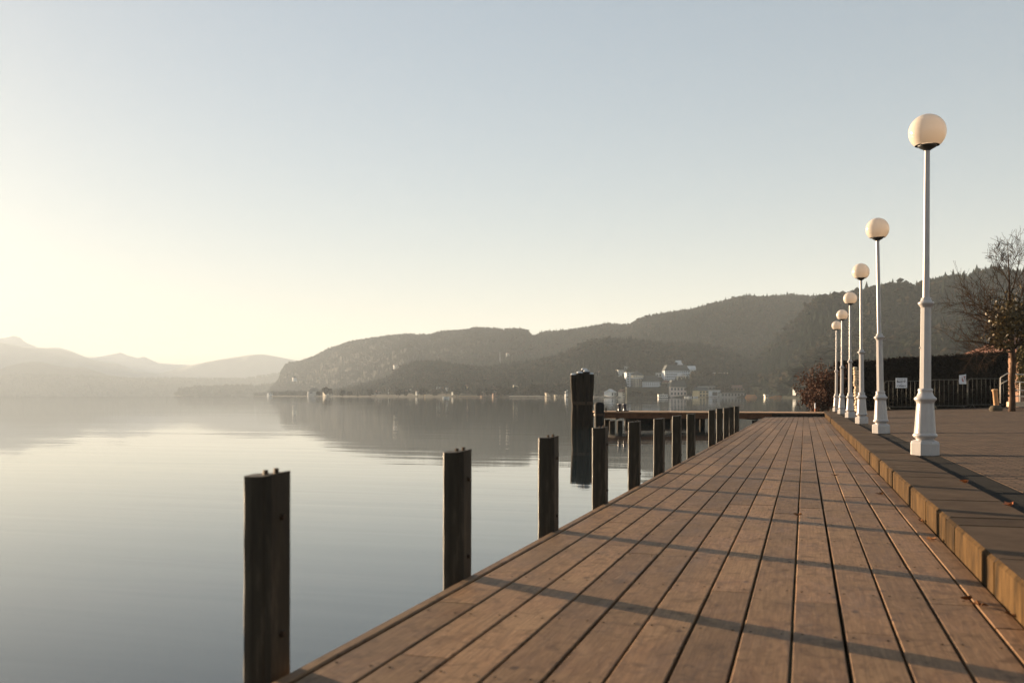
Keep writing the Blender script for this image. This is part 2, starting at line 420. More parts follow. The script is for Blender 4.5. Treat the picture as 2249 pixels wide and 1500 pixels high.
# ------------------------------------------------------------------ street lamps
K1 = 13.13 / F
def prof(pts): return [(wd * K1 / 2, (998 - y) * K1) for wd, y in pts]
def make_lamp():
    r = empty('street_lamp')
    c8 = 1 / math.cos(math.pi / 8)
    m = MB(); m.lathe([(x * c8, z) for x, z in prof([(54, 998), (57, 997), (57, 972), (54, 967), (40, 964)])], 8, False, ph=math.pi / 8); m.build('plinth', M['lamp'], r)
    m = MB(); m.lathe(prof([(38, 965), (37, 962), (40, 960), (49, 957), (52, 954), (49, 951), (43, 949)]), 32); m.build('foot_ring', M['lamp'], r)
    m = MB()
    pf = prof([(44, 950), (41, 930), (38, 905), (35, 885), (36, 882)])
    n = 32; vs = []
    for rr, z in pf:
        for i in range(n):
            q = rr * (1.04 if i % 4 in (0, 1) else .95); t = 2 * math.pi * i / n; vs.append((q * math.cos(t), q * math.sin(t), z))
    m.add(vs, [(k * n + i, k * n + (i + 1) % n, (k + 1) * n + (i + 1) % n, (k + 1) * n + i) for k in range(len(pf) - 1) for i in range(n)], False)
    m.build('fluted_pedestal', M['lamp'], r)
    m = MB(); m.lathe(prof([(36, 884), (38, 881), (40, 879), (46, 876), (47, 873.5), (44, 871), (36, 868), (31, 862), (29, 858), (31, 856), (31, 853), (26, 851)]), 32); m.build('lower_collar', M['lamp'], r)
    m = MB(); m.lathe([(x * 1.04, z) for x, z in prof([(23.5, 852), (21.5, 672)])], 8, False, ph=math.pi / 8); m.build('octagonal_shaft', M['lamp'], r)
    m = MB(); m.lathe(prof([(22, 674), (25, 671), (28, 669), (33, 666), (34, 664), (31, 662), (24, 660), (21, 656), (21, 653), (17, 652)]), 32); m.build('upper_collar', M['lamp'], r)
    MB().tube((-.062, -.012, (998 - 762) * K1), (-.078, -.015, (998 - 762) * K1), .012, .010, 8).build('side_bolt', M['lamp'], r)
    MB().tube((.004, -.066, (998 - 869) * K1), (.004, -.073, (998 - 869) * K1), .007, .006, 8).build('dark_screw', M['fit'], r)
    m = MB(); m.lathe(prof([(14, 653), (11.5, 326)]), 20); m.build('pole', M['lamp'], r)
    m = MB(); m.lathe(prof([(12, 330), (18, 327.5), (34, 323), (40, 319.5), (39, 318)]), 32); m.build('globe_fitter', M['fit'], r)
    m = MB(); R0 = 39.5; cy = 289
    pf = []
    a0 = math.asin(30.0 / R0)
    for k in range(33):
        t = -a0 + (math.pi / 2 + a0) * k / 32; pf.append((2 * R0 * math.cos(t) + (.02 if k == 32 else 0), cy - R0 * math.sin(t) * .985))
    m.lathe(prof(pf), 48, cap=False); m.build('globe', M['globe'], r)
    return r
lamp0 = make_lamp()
# (base px, zc, top lean px)
LP = [(2031, 13.13, .0072), (1935, 20.75, -.017), (1892.5, 27.9, -.006), (1867, 35.6, 0), (1848.5, 42.9, .004), (1836.5, 49.4, .003)]
LN = ['nearest and tallest looking white globe lamp, on the paving beside the kerb', 'second nearest white globe lamp, its pole leaning a little to the left', 'third white globe lamp from the right, in front of the pale stacked stones', 'fourth white globe lamp from the right of the promenade row', 'second farthest white globe lamp in the promenade row', 'farthest white globe lamp, beside the russet bush at the jetty corner']
for i, (px, zc, lean) in enumerate(LP):
    o = lamp0 if i == 0 else copy_tree(lamp0)
    x, y = W(px, zc); o.location = (x, y, PAV - .012)
    # lean in the camera plane
    o.rotation_euler = (0, lean, 0)
    tag(o, LN[i], 'street lamp', 'globe lamps along the promenade')

# ------------------------------------------------------------------ jetty
JL, JR = Vector((*W(1312, 43.4), .70)), Vector((KX - .01, DEND + .03, PAV + .0))
jet = tag(empty('jetty', JR), 'wooden jetty crossing the far end of the boardwalk and reaching left over the water', 'jetty')
d = (JL - JR); dh = Vector((d.x, d.y, 0)); LJ = dh.length; ux = dh / LJ; uy = Vector((-ux.y, ux.x, 0))
if uy.y < 0: uy = -uy
sl_ = d.z / LJ
def J(a, b, z): # a metres along towards the left, b metres away, z relative to deck top
    p = ux * a + uy * b; return (p.x, p.y, z + sl_ * a)
mb = MB(); a = -1.5; Wd = 3.0
while a < LJ:
    b = min(a + .2, LJ); g = .008; j = rng.uniform(-.01, .01)
    z = rng.uniform(-.002, .002)
    vs = [J(a + g, -.04 + j, -.045), J(b, -.04 + j, -.045), J(b, Wd + j, -.045), J(a + g, Wd + j, -.045), J(a + g, -.04 + j, z), J(b, -.04 + j, z), J(b, Wd + j, z), J(a + g, Wd + j, z)]
    mb.add(vs, [(0, 1, 2, 3), (7, 6, 5, 4), (4, 5, 1, 0), (5, 6, 2, 1), (6, 7, 3, 2), (7, 4, 0, 3)], False, rng.random()); a += .2
mb.build('jetty_planking', M['jdeck'], jet)
def jbox(a0, a1, b0, b1, z0, z1): 
    m = MB(); vs = [J(a, b, z) for z in (z0, z1) for b in (b0, b1) for a in (a0, a1)]
    m.add(vs, [(0, 2, 3, 1), (4, 5, 7, 6), (0, 1, 5, 4), (2, 6, 7, 3), (0, 4, 6, 2), (1, 3, 7, 5)]); return m
jbox(2.52, LJ - .05, .02, .14, -.29, -.048).build('front_beam', M['redwood'], jet)
jbox(-1.3, 2.50, .02, .14, -.29, -.048).build('front_beam', M['darkwood'], jet)
jbox(-1.3, LJ - .05, 2.7, 2.84, -.30, -.048).build('rear_beam', M['darkwood'], jet)
for aa in (.3, 3.2, 6.0, LJ - .95):
    jbox(aa - .08, aa + .08, .15, 2.69, -.33, -.05).build('cross_beam', M['darkwood'], jet)
for aa in (1.2, 3.2, 4.9, 6.3, LJ - 1.1, LJ - .75):
    for bb in (.32, 2.45):
        m = MB(); p = J(aa, bb, 0); m.lathe([(.13, -1.3), (.125, -.331)], 14, True, p[0], p[1]); m.build('support_pile', M['darkwood'], jet)
# dolphin at the jetty head
x, y = W(1278.5, 42.2)
dl = tag(empty('pile_cluster', (x, y, 0), TH), 'tall black bundle of timber piles with pale caps at the jetty head', 'pile cluster')
for px_, py_, rr, hh in ((-.36, .02, .15, 2.27), (-.10, -.16, .17, 2.34), (.10, .10, .16, 2.48), (.16, -.20, .15, 2.40), (.37, .0, .145, 2.30)):
    r = random.Random(int(px_ * 100)); m = MB(); n = 14; vs = []; K = 14
    for k in range(K + 1):
        z = -.7 + (hh + .7) * k / K; q = rr * (1.0 if k > 4 else .96)
        lx = px_ * (1 - .13 * math.exp(-((z - 1.2) / .6) ** 2)) * (.90 if z < 1.0 else 1)
        for i in range(n): t = 2 * math.pi * i / n; vs.append((lx + q * math.cos(t) * r.uniform(.97, 1.03), py_ + q * math.sin(t), z))
    m.add(vs, [(k * n + i, k * n + (i + 1) % n, (k + 1) * n + (i + 1) % n, (k + 1) * n + i) for k in range(K) for i in range(n)] + [tuple(range(K * n, K * n + n))], True)
    pl = m.build('pile', M['darkwood'], dl)
    MB().lathe([(rr * .86, hh), (rr * .8, hh + .05), (rr * .5, hh + .075)], 14, True, px_, py_).build('pale_cap', M['palecap'], pl)
m = MB(); m.box(-.44, .44, -.345, -.33, 1.0, 1.14); m.build('clamp_plate', M['bolt'], dl)
# fender at jetty end
x, y = W(1316, 43.0)
fd = tag(empty('rubber_fender', (x, y, 0), TH), 'round topped black rubber fender between pile bundle and jetty head', 'fender')
MB().lathe([(.20, -.6), (.21, .5), (.22, .95), (.20, 1.05), (.12, 1.10), (.02, 1.11)], 20).build('rubber_sleeve', M['rubber'], fd)
MB().lathe([(.235, .52), (.235, .62)], 20).build('band', M['bolt'], fd)
# double bollard
t = LJ - (1381 - 1312) * 43.8 / F
p = JR + Vector(J(t, .9, 0))
db = tag(empty('double_bollard', p, TH), 'pair of navy iron bollard drums on one base plate on the jetty', 'bollard')
MB().box(-.28, .28, -.12, .12, .003, .035).build('base_plate', M['rubber'], db)
for s in (-.125, .115): MB().lathe([(.075, .035), (.068, .06), (.066, .28), (.085, .295), (.09, .315), (.085, .335), (.03, .34)], 20, True, s, 0).build('drum', M['navy'], db)
t = LJ - (1338 - 1312) * 43.6 / F; p = JR + Vector(J(t, .5, 0))
o = MB().lathe([(.035, .002), (.03, .12), (.034, .13), (.034, .155), (.01, .16)], 10).build('mooring_peg', M['rubber']); o.location = p
tag(o, 'small black peg on the jetty between fender and double bollard', 'peg')
x, y = W(1790, 49.2)
pp = tag(empty('marker_pole', (x, y, PAV)), 'short white marker pole with orange foot on the jetty corner by the bush', 'pole')
MB().lathe([(.03, .002), (.03, .14)], 10).build('orange_foot', M['orange'], pp)
MB().lathe([(.026, .14), (.024, .40), (.01, .41)], 10).build('white_pole', M['white'], pp)

# dark rowing boat moored behind jetty
def boat(name, mats, L, B, H, stripe=True):
    r = empty(name); m = MB(); n = 12; secs = []
    for k in range(n + 1):
        t = k / n; xx = -L / 2 + L * t
        bw_ = B / 2 * (math.sin(min(1, (t * 1.15 + .18)) * math.pi * .93) ** .6 if t < .98 else .03); sh = H * (1 + .45 * (2 * t - 1) ** 2 * (1 if t > .5 else .4))
        bw_ = max(bw_, .02)
        secs.append([(xx, -bw_, sh), (xx, -bw_ * .82, sh * .35), (xx, -bw_ * .35, -.12), (xx, bw_ * .35, -.12), (xx, bw_ * .82, sh * .35), (xx, bw_, sh), (xx, bw_ - .05 * (bw_ > .1), sh), (xx, bw_ * .6, sh * .25), (xx, -bw_ * .6, sh * .25), (xx, -bw_ + .05 * (bw_ > .1), sh)])
    vs = [p for s_ in secs for p in s_]; N = 10
    m.add(vs, [(k * N + i, (k + 1) * N + i, (k + 1) * N + (i + 1) % N, k * N + (i + 1) % N) for k in range(n) for i in range(N)] + [tuple(range(N)), tuple(range(n * N + N - 1, n * N - 1, -1))])
    m.build('hull', mats[0], r)
    m = MB()
    for k in range(n):
        for sgn in (0, 5):
            a = Vector(secs[k][sgn]); b = Vector(secs[k + 1][sgn]); m.tube(a, b, .025, .025, 6)
    m.build('rub_rail', mats[1], r)
    for xx in (-L * .2, L * .12): MB().box(xx - .12, xx + .12, -B * .38, B * .38, H * .62, H * .7).build('thwart', mats[1], r)
    return r
b = boat('rowing_boat', (M['darkwood'], M['redwood']), 4.0, 1.4, .34)
x, y = W(1460, 50.0); b.location = (x, y, 0); b.rotation_euler = (0, 0, TH - .05)
tag(b, 'dark rowing boat with a pale rail floating behind the jetty', 'rowing boat')

# ------------------------------------------------------------------ promenade end: barriers, sign, hedge, rails
def gz(x): return pz(x)
def barrier(px0, px1, zc, h, label, foot=True):
    x0, y0 = W(px0, zc); x1, y1 = W(px1, zc); L = math.hypot(x1 - x0, y1 - y0)
    r = empty('crowd_barrier', ((x0 + x1) / 2, (y0 + y1) / 2, gz((x0 + x1) / 2)), TH)
    m = MB(); rr = .16; pts = [(-L / 2, 0, .16), (-L / 2, 0, h - rr)]
    for k in range(1, 6): t = math.pi / 2 * k / 5; pts.append((-L / 2 + rr - rr * math.cos(t), 0, h - rr + rr * math.sin(t)))
    pts += [(L / 2 - rr + rr * math.sin(math.pi / 2 * k / 5), 0, h - rr + rr * math.cos(math.pi / 2 * k / 5)) for k in range(0, 6)] + [(L / 2, 0, .16), (-L / 2, 0, .16)]
    m.path(pts, .019); m.build('frame', M['galv'], r)
    nb = max(4, int(L / .2))
    for i in range(1, nb): 
        MB().tube((-L / 2 + L * i / nb, 0, .17), (-L / 2 + L * i / nb, 0, h - .01), .009, .009, 6).build('bar', M['galv'], r)
    for s in (-1, 1):
        MB().path([(s * (L / 2 - .2), -.3, .01), (s * (L / 2 - .2), 0, .17), (s * (L / 2 - .2), .3, .01)], .014).build('foot', M['galv'], r)
    return tag(r, label, 'barrier', 'crowd barriers before the hedge')
barrier(1942, 2038, 47.2, 1.38, 'grey metal crowd barrier carrying the white printed sign')
barrier(2043, 2124, 46.4, 1.38, 'grey metal crowd barrier with the crumpled red and white poster')
barrier(2126, 2204, 46.6, 1.38, 'grey metal crowd barrier nearest the leaning wooden post')
def text_mesh(txt, size, mat, parent, loc, bold=0):
    cu = bpy.data.curves.new('lettering', 'FONT'); cu.body = txt; cu.size = size; cu.align_x = 'CENTER'; cu.extrude = .001; cu.offset = bold
    to = bpy.data.objects.new('lettering', cu); COL.objects.link(to)
    me = bpy.data.meshes.new_from_object(to.evaluated_get(bpy.context.evaluated_depsgraph_get()))
    bpy.data.objects.remove(to); me.materials.clear(); me.materials.append(mat)
    o = bpy.data.objects.new('lettering', me); COL.objects.link(o); o.parent = parent; o.location = loc; o.rotation_euler = (R(90), 0, 0); return o
x, y = W(1979.5, 47.1)
sg = tag(empty('sign', (x, y, ZZ(841, 47.1)), TH), 'white rectangular notice with dark lettering hung on the left barrier', 'sign')
MB().cbox(-.27, .27, -.01, .0, -.235, .235, .003).build('board', M['white'], sg)
for s_, sz, zz, bd in (('Betreten der', .085, .145, 0), ('Baustelle', .125, .03, .004), ('ist', .08, -.065, 0), ('verboten', .12, -.175, .004)):
    text_mesh(s_, sz, M['ink'], sg, (0, -.0115, zz), bd)
x, y = W(2113, 46.25)
po = tag(empty('poster', (x, y, ZZ(834, 46.3)), TH + .1), 'crumpled white poster with a faded red print on a barrier', 'poster')
m = MB(); vs = [((i / 6 - .5) * .34, .02 * math.sin(i * 1.7 + j) - .03, (j / 6 - .5) * .4 + (.05 * (i / 6) if j == 6 else 0)) for j in range(7) for i in range(7)]
vs2 = [(a, b_ + .004, c) for a, b_, c in vs]
fs = [(j * 7 + i, j * 7 + i + 1, (j + 1) * 7 + i + 1, (j + 1) * 7 + i) for j in range(6) for i in range(6)]
m.add(vs, fs, True); m.add(vs2, [f[::-1] for f in fs], True); m.build('sheet', M['white'], po)
m = MB(); m.add([(a * .5 + .05, b_ - .004, c * .62 + .03) for a, b_, c in vs], fs, True); m.build('red_print', M['posterred'], po)

def leaf_cloud(pts, size, r, aspect=1.5):
    """small bent leaves at pts (n,3) -> verts, faces, attr"""
    n = len(pts); nr = np.random.RandomState(r)
    a = nr.normal(size=(n, 3)); a /= np.linalg.norm(a, axis=1)[:, None]
    b = np.cross(a, nr.normal(size=(n, 3))); b /= np.linalg.norm(b, axis=1)[:, None]
    s = size * nr.uniform(.6, 1.4, (n, 1))
    v = np.empty((n, 4, 3)); v[:, 0] = pts - a * s * aspect / 2; v[:, 1] = pts + b * s / 2; v[:, 2] = pts + a * s * aspect / 2; v[:, 3] = pts - b * s / 2
    return v.reshape(-1, 3), np.arange(4 * n).reshape(n, 4), nr.uniform(size=n)
# hedge
x0, y0 = W(1832, 53); x1, y1 = W(2212, 50)
L = math.hypot(x1 - x0, y1 - y0); ang = math.atan2(y1 - y0, x1 - x0)
hd = tag(empty('hedge', (x0, y0, PAV - .05), ang), 'tall dark clipped hedge behind the crowd barriers', 'hedge')
m = MB(); N = 40; vs = []; 
for i in range(N + 1):
    t = i / N * L; hgt = 2.45 + .45 * i / N + .10 * mnoise.noise(Vector((t * .8, 1, 0)))
    for yy, zz in ((-.35, 0), (-.45, hgt * .5), (-.38, hgt - .12), (0, hgt), (.5, hgt - .1), (.6, hgt * .5), (.5, 0)): vs.append((t, yy + .08 * mnoise.noise(Vector((t, yy, zz))), zz))
m.add(vs, [(i * 7 + j, (i + 1) * 7 + j, (i + 1) * 7 + j + 1, i * 7 + j + 1) for i in range(N) for j in range(6)] + [(0, 1, 2, 3, 4, 5, 6)[::-1], tuple(N * 7 + k for k in range(7))], False)
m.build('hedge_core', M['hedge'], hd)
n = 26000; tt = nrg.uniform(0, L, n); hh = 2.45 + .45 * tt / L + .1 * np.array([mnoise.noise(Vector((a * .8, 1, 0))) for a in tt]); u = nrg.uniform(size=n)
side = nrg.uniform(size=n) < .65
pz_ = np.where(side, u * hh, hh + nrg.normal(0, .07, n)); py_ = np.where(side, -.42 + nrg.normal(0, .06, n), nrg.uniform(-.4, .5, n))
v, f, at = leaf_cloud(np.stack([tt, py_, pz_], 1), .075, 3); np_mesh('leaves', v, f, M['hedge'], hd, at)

# branching woody plants
def grow(seed, base, length, rad, depth, nkids, spread, up=.25, dirv=(0, 0, 1), shrink=.68, segs=5, wob=.12, start=.35):
    r = random.Random(seed); br = []; tips = []
    def rec(p, d, L, rd, dep):
        pts = [(Vector(p), rd)]; d = Vector(d).normalized()
        for k in range(segs):
            d = (d + Vector((r.uniform(-wob, wob), r.uniform(-wob, wob), r.uniform(-wob, wob) + up * .12 * (1 if dep < depth else 0)))).normalized()
            pts.append((pts[-1][0] + d * L / segs, rd * (1 - .75 * (k + 1) / segs) if dep else rd * .15 + rd * .85 * (1 - .8 * (k + 1) / segs)))
        for i in range(segs): br.append((pts[i][0], pts[i + 1][0], pts[i][1], pts[i + 1][1]))
        tips.append((pts[-1][0], dep))
        if dep == 0: return
        for q in range(nkids):
            t = start + (1 - start) * (q + r.random()) / nkids if dep == depth else .15 + .85 * r.random()
            i = min(segs - 1, int(t * segs)); pp = pts[i][0].lerp(pts[i + 1][0], t * segs - i)
            a = r.uniform(0, 2 * math.pi); perp = d.orthogonal().normalized(); perp.rotate(Matrix.Rotation(a, 3, d))
            nd = (d * (1 - spread) + perp * spread * 1.3 + Vector((0, 0, up))).normalized()
            rec(pp, nd, L * shrink * r.uniform(.65, 1.15), pts[i][1] * .6, dep - 1)
    rec(base, dirv, length, rad, depth)
    return br, tips
def branches_mesh(br, minr=.004, n=5):
    m = MB()
    for p, q, a, b_ in br: m.tube(p, q, max(a, minr), max(b_, minr), n if a > .02 else 3, True, 0, False)
    return m
# ivy clad tree on the right
x, y = W(2222, 38.0)
tr = tag(empty('ivy_clad_tree', (x, y, gz(x) - .02), TH), 'bare branched tree with yellow green ivy at the right edge behind the lamps', 'tree')
m = MB(); tp = [(0, 0, 0, .13), (.03, 0, .5, .105), (0, 0, 1.1, .10), (.06, 0, 1.9, .095), (.0, 0, 2.5, .10), (-.02, .0, 3.3, .06), (-.08, 0, 4.2, .045), (-.1, 0, 5.1, .03), (-.14, 0, 6.0, .015), (-.18, 0, 6.6, .006)]
for i in range(len(tp) - 1): m.tube(tp[i][:3], tp[i + 1][:3], tp[i][3], tp[i + 1][3], 10, True, 0, False)
allbr = []; alltips = []
specs = [(1, (0, 0, 2.35), (1, .1, .9), 1.9, .06), (2, (0, 0, 2.5), (1, -.3, .35), 1.6, .045), (3, (-.02, 0, 2.4), (-1, .2, .18), 2.1, .04), (4, (0, 0, 2.75), (-1, -.4, .35), 2.2, .04), (5, (-.02, 0, 3.2), (-1, .5, .5), 2.1, .035),
         (6, (-.03, 0, 3.5), (-1, -.1, .75), 1.9, .03), (7, (-.05, 0, 3.9), (-.6, -.5, 1), 1.6, .025), (8, (-.03, 0, 3.4), (.8, .3, 1), 2.0, .035), (9, (-.08, 0, 4.4), (.5, -.1, 1.2), 1.9, .025), (10, (-.1, 0, 4.9), (-.6, .2, 1), 1.2, .018),
         (11, (0, 0, 2.9), (-.7, .9, .6), 1.9, .03), (12, (0, 0, 3.0), (.5, -.9, .5), 1.7, .03), (13, (-.1, 0, 5.4), (-.5, -.2, 1), .8, .012), (14, (-.1, 0, 5.3), (.45, 0, 1), 1.0, .014), (15, (0, 0, 2.3), (-1, -.1, -.02), 1.7, .03),
         (16, (-.02, 0, 3.0), (-1, 0, .55), 2.0, .03), (17, (.0, 0, 3.7), (1, .2, .8), 1.9, .03), (18, (0, 0, 2.6), (-.9, .3, -.05), 1.6, .028)]
for sd, bp, dv, L_, rd in specs:
    br, tips = grow(100 + sd, bp, L_, rd * 1.2, 2, 10, .5, .22, dv, .55, 4, .16, .12); allbr += br; alltips += tips
m.build('trunk', M['bark'], tr)
branches_mesh(allbr, .0055).build('branches', M['twig'], tr)
pts = []
for c, s_, n in (((-.35, -.1, 3.4), (.42, .4, .55), 1500), ((-.55, -.1, 2.85), (.25, .35, .25), 600), ((.35, -.1, 3.5), (.35, .4, .35), 800), ((.5, -.1, 2.95), (.25, .3, .2), 350), ((-.3, -.1, 2.5), (.25, .25, .12), 250), ((0, 0, 4.1), (.3, .3, .45), 350)):
    pts.append(nrg.normal(size=(n, 3)) * s_ * .62 + c)
pts = np.concatenate(pts); v, f, at = leaf_cloud(pts, .085, 5, 1.2); np_mesh('ivy', v, f, M['ivy'], tr, at)
# russet bush
x, y = W(1803, 52.0)
bu = tag(empty('russet_bush', (x, y, PAV - .1), TH), 'spreading russet brown bush on the bank left of the farthest lamp', 'bush'); bu.scale = (.74, .9, 1)
allbr = []; pts = []
for i in range(34):
    a = rng.uniform(0, 2 * math.pi); sp_ = rng.uniform(.15, 1.0)
    br, tips = grow(300 + i, (rng.uniform(-.45, .45), rng.uniform(-.5, .5), 0), rng.uniform(1.2, 2.1), .022, 1, 9, .5, .15, (math.cos(a) * sp_, math.sin(a) * sp_, 1), .5, 5, .2, .1)
    allbr += br; pts += [tuple(t[0]) for t in tips] + [tuple(b_[1]) for b_ in br]
branches_mesh(allbr, .006).build('twigs', M['twig'], bu)
P0 = np.array(pts); P0 = np.repeat(P0, 5, 0) + nrg.normal(0, .09, (len(P0) * 5, 3)); P0 = P0[P0[:, 2] > .05]
v, f, at = leaf_cloud(P0, .07, 6); np_mesh('leaves', v, f, M['redleaf'], bu, at)
# second bush behind, towards the hedge
x, y = W(1850, 56)
b2 = tag(empty('dark_bush', (x, y, PAV - .1), TH), 'dark bush filling the gap behind the farthest lamps', 'bush')
allbr = []; pts = []
for i in range(30):
    a = rng.uniform(0, 2 * math.pi); sp_ = rng.uniform(.1, .8)
    br, tips = grow(400 + i, (rng.uniform(-.8, .8), rng.uniform(-.5, .5), 0), rng.uniform(1.3, 2.1), .022, 1, 8, .5, .15, (math.cos(a) * sp_, math.sin(a) * sp_, 1), .5, 5, .2, .1)
    allbr += br; pts += [tuple(t[0]) for t in tips] + [tuple(b_[1]) for b_ in br]
branches_mesh(allbr, .006).build('twigs', M['twig'], b2)
P0 = np.array(pts); P0 = np.repeat(P0, 6, 0) + nrg.normal(0, .1, (len(P0) * 6, 3)); P0 = P0[P0[:, 2] > .05]
v, f, at = leaf_cloud(P0, .08, 6); np_mesh('leaves', v, f, M['hedge'], b2, at)
# stacked stones
x, y = W(1880.5, 48.0)
sp = tag(empty('stone_stack', (x, y, pz(x) - .01), TH), 'narrow stack of pale sunlit stones between the third and fourth lamps', 'stone stack')
z = .0; r = random.Random(5); k = 0
while z < 2.05:
    hh = r.uniform(.10, .19); wdt = r.uniform(.10, .15); m = MB(); cx_ = r.uniform(-.03, .03) - .05 * z + .05
    n = 10; pf = [(.6, 0), (.95, .18), (1, .5), (.93, .82), (.5, 1)]; vs = []
    for q, zz in pf:
        for i in range(n): t = 2 * math.pi * i / n; qq = q * wdt * r.uniform(.88, 1.1); vs.append((cx_ + qq * math.cos(t), qq * 1.3 * math.sin(t), z + zz * hh))
    m.add(vs, [(a * n + i, a * n + (i + 1) % n, (a + 1) * n + (i + 1) % n, (a + 1) * n + i) for a in range(4) for i in range(n)] + [tuple(range(n))[::-1], tuple(range(4 * n, 5 * n))], True)
    m.build('stone', M['stone'], sp); z += hh * .94
# wooden post leaning
x, y = W(2189, 40.5)
o = MB().lathe([(.10, 0), (.095, .78), (.12, .80), (.12, .86), (.04, .88)], 14).build('wooden_bollard', simple('tan_timber', (.50, .31, .17), (.34, .2, .11), 8, .8)); o.location = (x, y, pz(x)); o.rotation_euler = (0, -.09, 0)  # bollard timber is a plain tan with noise variation
tag(o, 'leaning round timber bollard left of the ivy clad tree', 'bollard')
x, y = W(2187, 39.5)
m = MB(); m.lathe([(.22, 0), (.26, .1), (.2, .2), (.08, .24)], 9, True); o = m.build('rubble_stone', M['quay']); o.location = (x, y, pz(x) - .01)
tag(o, 'dark low boulder at the foot of the leaning timber bollard', 'boulder')
# rails right
x, y = W(2196, 40.0)
ra = tag(empty('stair_railing', (x, y, pz(x)), TH), 'pale painted stair railing behind the ivy clad tree at the right edge', 'railing')
k = 40.0 / F
def q(px, py, dy=0): return ((px - 2196) * k, dy, (905 - py) * k * .95)
for pts in ([(2197, 829), (2197, 888)], [(2224, 818), (2224, 886)], [(2240, 838), (2240, 895)], [(2270, 840), (2270, 895)]): MB().path([q(*a) for a in pts], .022).build('upright', M['rail'], ra)
for pts in ([(2197, 829), (2212, 819), (2247, 822), (2275, 822)], [(2199, 843), (2212, 835)], [(2224, 838), (2275, 841)], [(2224, 857), (2275, 860)], [(2224, 871), (2275, 874)]): MB().path([q(*a) for a in pts], .018).build('rail', M['rail'], ra)
MB().box(*[q(2224, 0)[0], q(2280, 0)[0]], -.2, .5, q(0, 896)[2], q(0, 885)[2]).build('step', M['stone'], ra)

# ------------------------------------------------------------------ leaves and twigs on the deck
r = random.Random(21)
LV = [(2125, 1320, 'curled dark dead leaf on the last plank beside the kerb shadow'), (2150, 1332, 'dark twig shaped leaf lying by the kerb below the shadow line'), (2228, 1357, 'small round dark leaf at the foot of the nearest kerb stone'), (1932, 1087, 'dark spread leaf on the planking gap near the kerb'), (2025, 1148, 'small tan leaf close to the kerb stones'), (1752, 1134, 'small brown leaf in the middle of the planking'), (2046, 1187, 'narrow dark leaf beside the kerb'), (1835, 1045, 'tiny brown leaf far up the planking')]
for k, (px, py, lb) in enumerate(LV):
    zc = .95 * F / (py - HY); x, y = W(px, zc); s_ = .035 if k < 3 else .045; m = MB(); n = 9
    vs = [(0, 0, .004)]
    for i in range(n): t = 2 * math.pi * i / n; q_ = s_ * (1 if i % 2 else .62); vs.append((q_ * math.cos(t) * 1.5, q_ * math.sin(t) * .7, .006 + r.uniform(0, .022)))
    m.add(vs, [(0, i + 1, (i + 1) % n + 1) for i in range(n)], False)
    o = m.build('dead_leaf', M['leaf']); o.location = (x, y, DECK + .002); o.rotation_euler = (0, 0, r.uniform(0, 3)); tag(o, lb, 'leaf', 'dead leaves on the boardwalk')
for k, (px, py, lb) in enumerate([(2118, 1062, 'orange leaf at the edge of the kerb slabs nearer the first lamp'), (2216, 1113, 'larger orange leaf at the slab edge near the right frame edge')]):
    zc = .775 * F / (py - HY); x, y = W(px, zc); m = MB(); n = 9; vs = [(0, 0, .003)]
    for i in range(n): t = 2 * math.pi * i / n; q_ = .05 * (1 if i % 2 else .55); vs.append((q_ * math.cos(t), q_ * math.sin(t) * .8, .006 + r.uniform(0, .03)))
    m.add(vs, [(0, i + 1, (i + 1) % n + 1) for i in range(n)]); o = m.build('dead_leaf', M['orange']); o.location = (x, y, PAV + .004); tag(o, lb, 'leaf', 'dead leaves on the kerb slabs')

# ------------------------------------------------------------------ hills and forests
def interp(pts, x): return np.interp(x, [p[0] for p in pts], [p[1] for p in pts])
class Ridge:
    """terrain from a shoreline to a ridge line and down behind it; depth may vary along it"""
    def __init__(s, name, sil, z0, z1, treeh, mat, back=1.35, amp=.05, ncol=90, nrow=16, foot=.3, gap=0):
        s.sil = sil; s.z0 = z0; s.z1 = z1; s.th = treeh; s.x0 = sil[0][0]; s.x1 = sil[-1][0]; s.amp = amp; s.foot = foot; s.back = back
        px = np.linspace(s.x0, s.x1, ncol); rows = np.concatenate([np.linspace(0, 1, nrow), 1 + (back - 1) * np.array([.3, .7, 1.0])])
        V = np.empty((len(rows), ncol, 3))
        for i, t in enumerate(rows):
            X, Y, Z = s.pos(px, np.full(ncol, t)); V[i] = np.stack([X, Y, Z], 1)
        nr_ = len(rows); idx = np.arange(nr_ * ncol).reshape(nr_, ncol)
        f = np.stack([idx[:-1, :-1], idx[:-1, 1:], idx[1:, 1:], idx[1:, :-1]], -1).reshape(-1, 4)
        o = np_mesh(name, V.reshape(-1, 3), f, mat, smooth=True); tag(o, kind='structure'); s.o = o
    def d0(s, px): return interp(s.z0, px) if isinstance(s.z0, list) else np.full_like(px, float(s.z0))
    def d1(s, px): return interp(s.z1, px) if isinstance(s.z1, list) else np.full_like(px, float(s.z1))
    def pos(s, px, t):
        a, b = s.d0(px), s.d1(px); tt = np.minimum(t, 1); zc = np.where(t <= 1, a + (b - a) * tt, b + (b - a) * (t - 1))
        # keep ray column: height of ridge at b
        hr = np.maximum(0, CAMZ + (HY - interp(s.sil, px)) / F * b - s.th)
        pr = s.foot * tt + (1 - s.foot) * tt * tt * (3 - 2 * tt)
        pr = np.where(t > 1, 1 - .9 * ((t - 1) / (s.back - 1)) ** 1.3, pr)
        x, y = (px - CX) / F * zc, zc
        X, Y = x * CT - y * ST, x * ST + y * CT
        nz = np.array([mnoise.fractal(Vector((q * .006, w_ * .006, 3.1)), 1.0, 2.0, 4) for q, w_ in zip(X, Y)])
        Z = hr * pr + nz * s.amp * hr * np.sin(np.pi * np.clip(t, 0, 1)) - .8 * (t <= 0) + 1.2 * np.clip(t * 30, 0, 1)
        return X, Y, Z
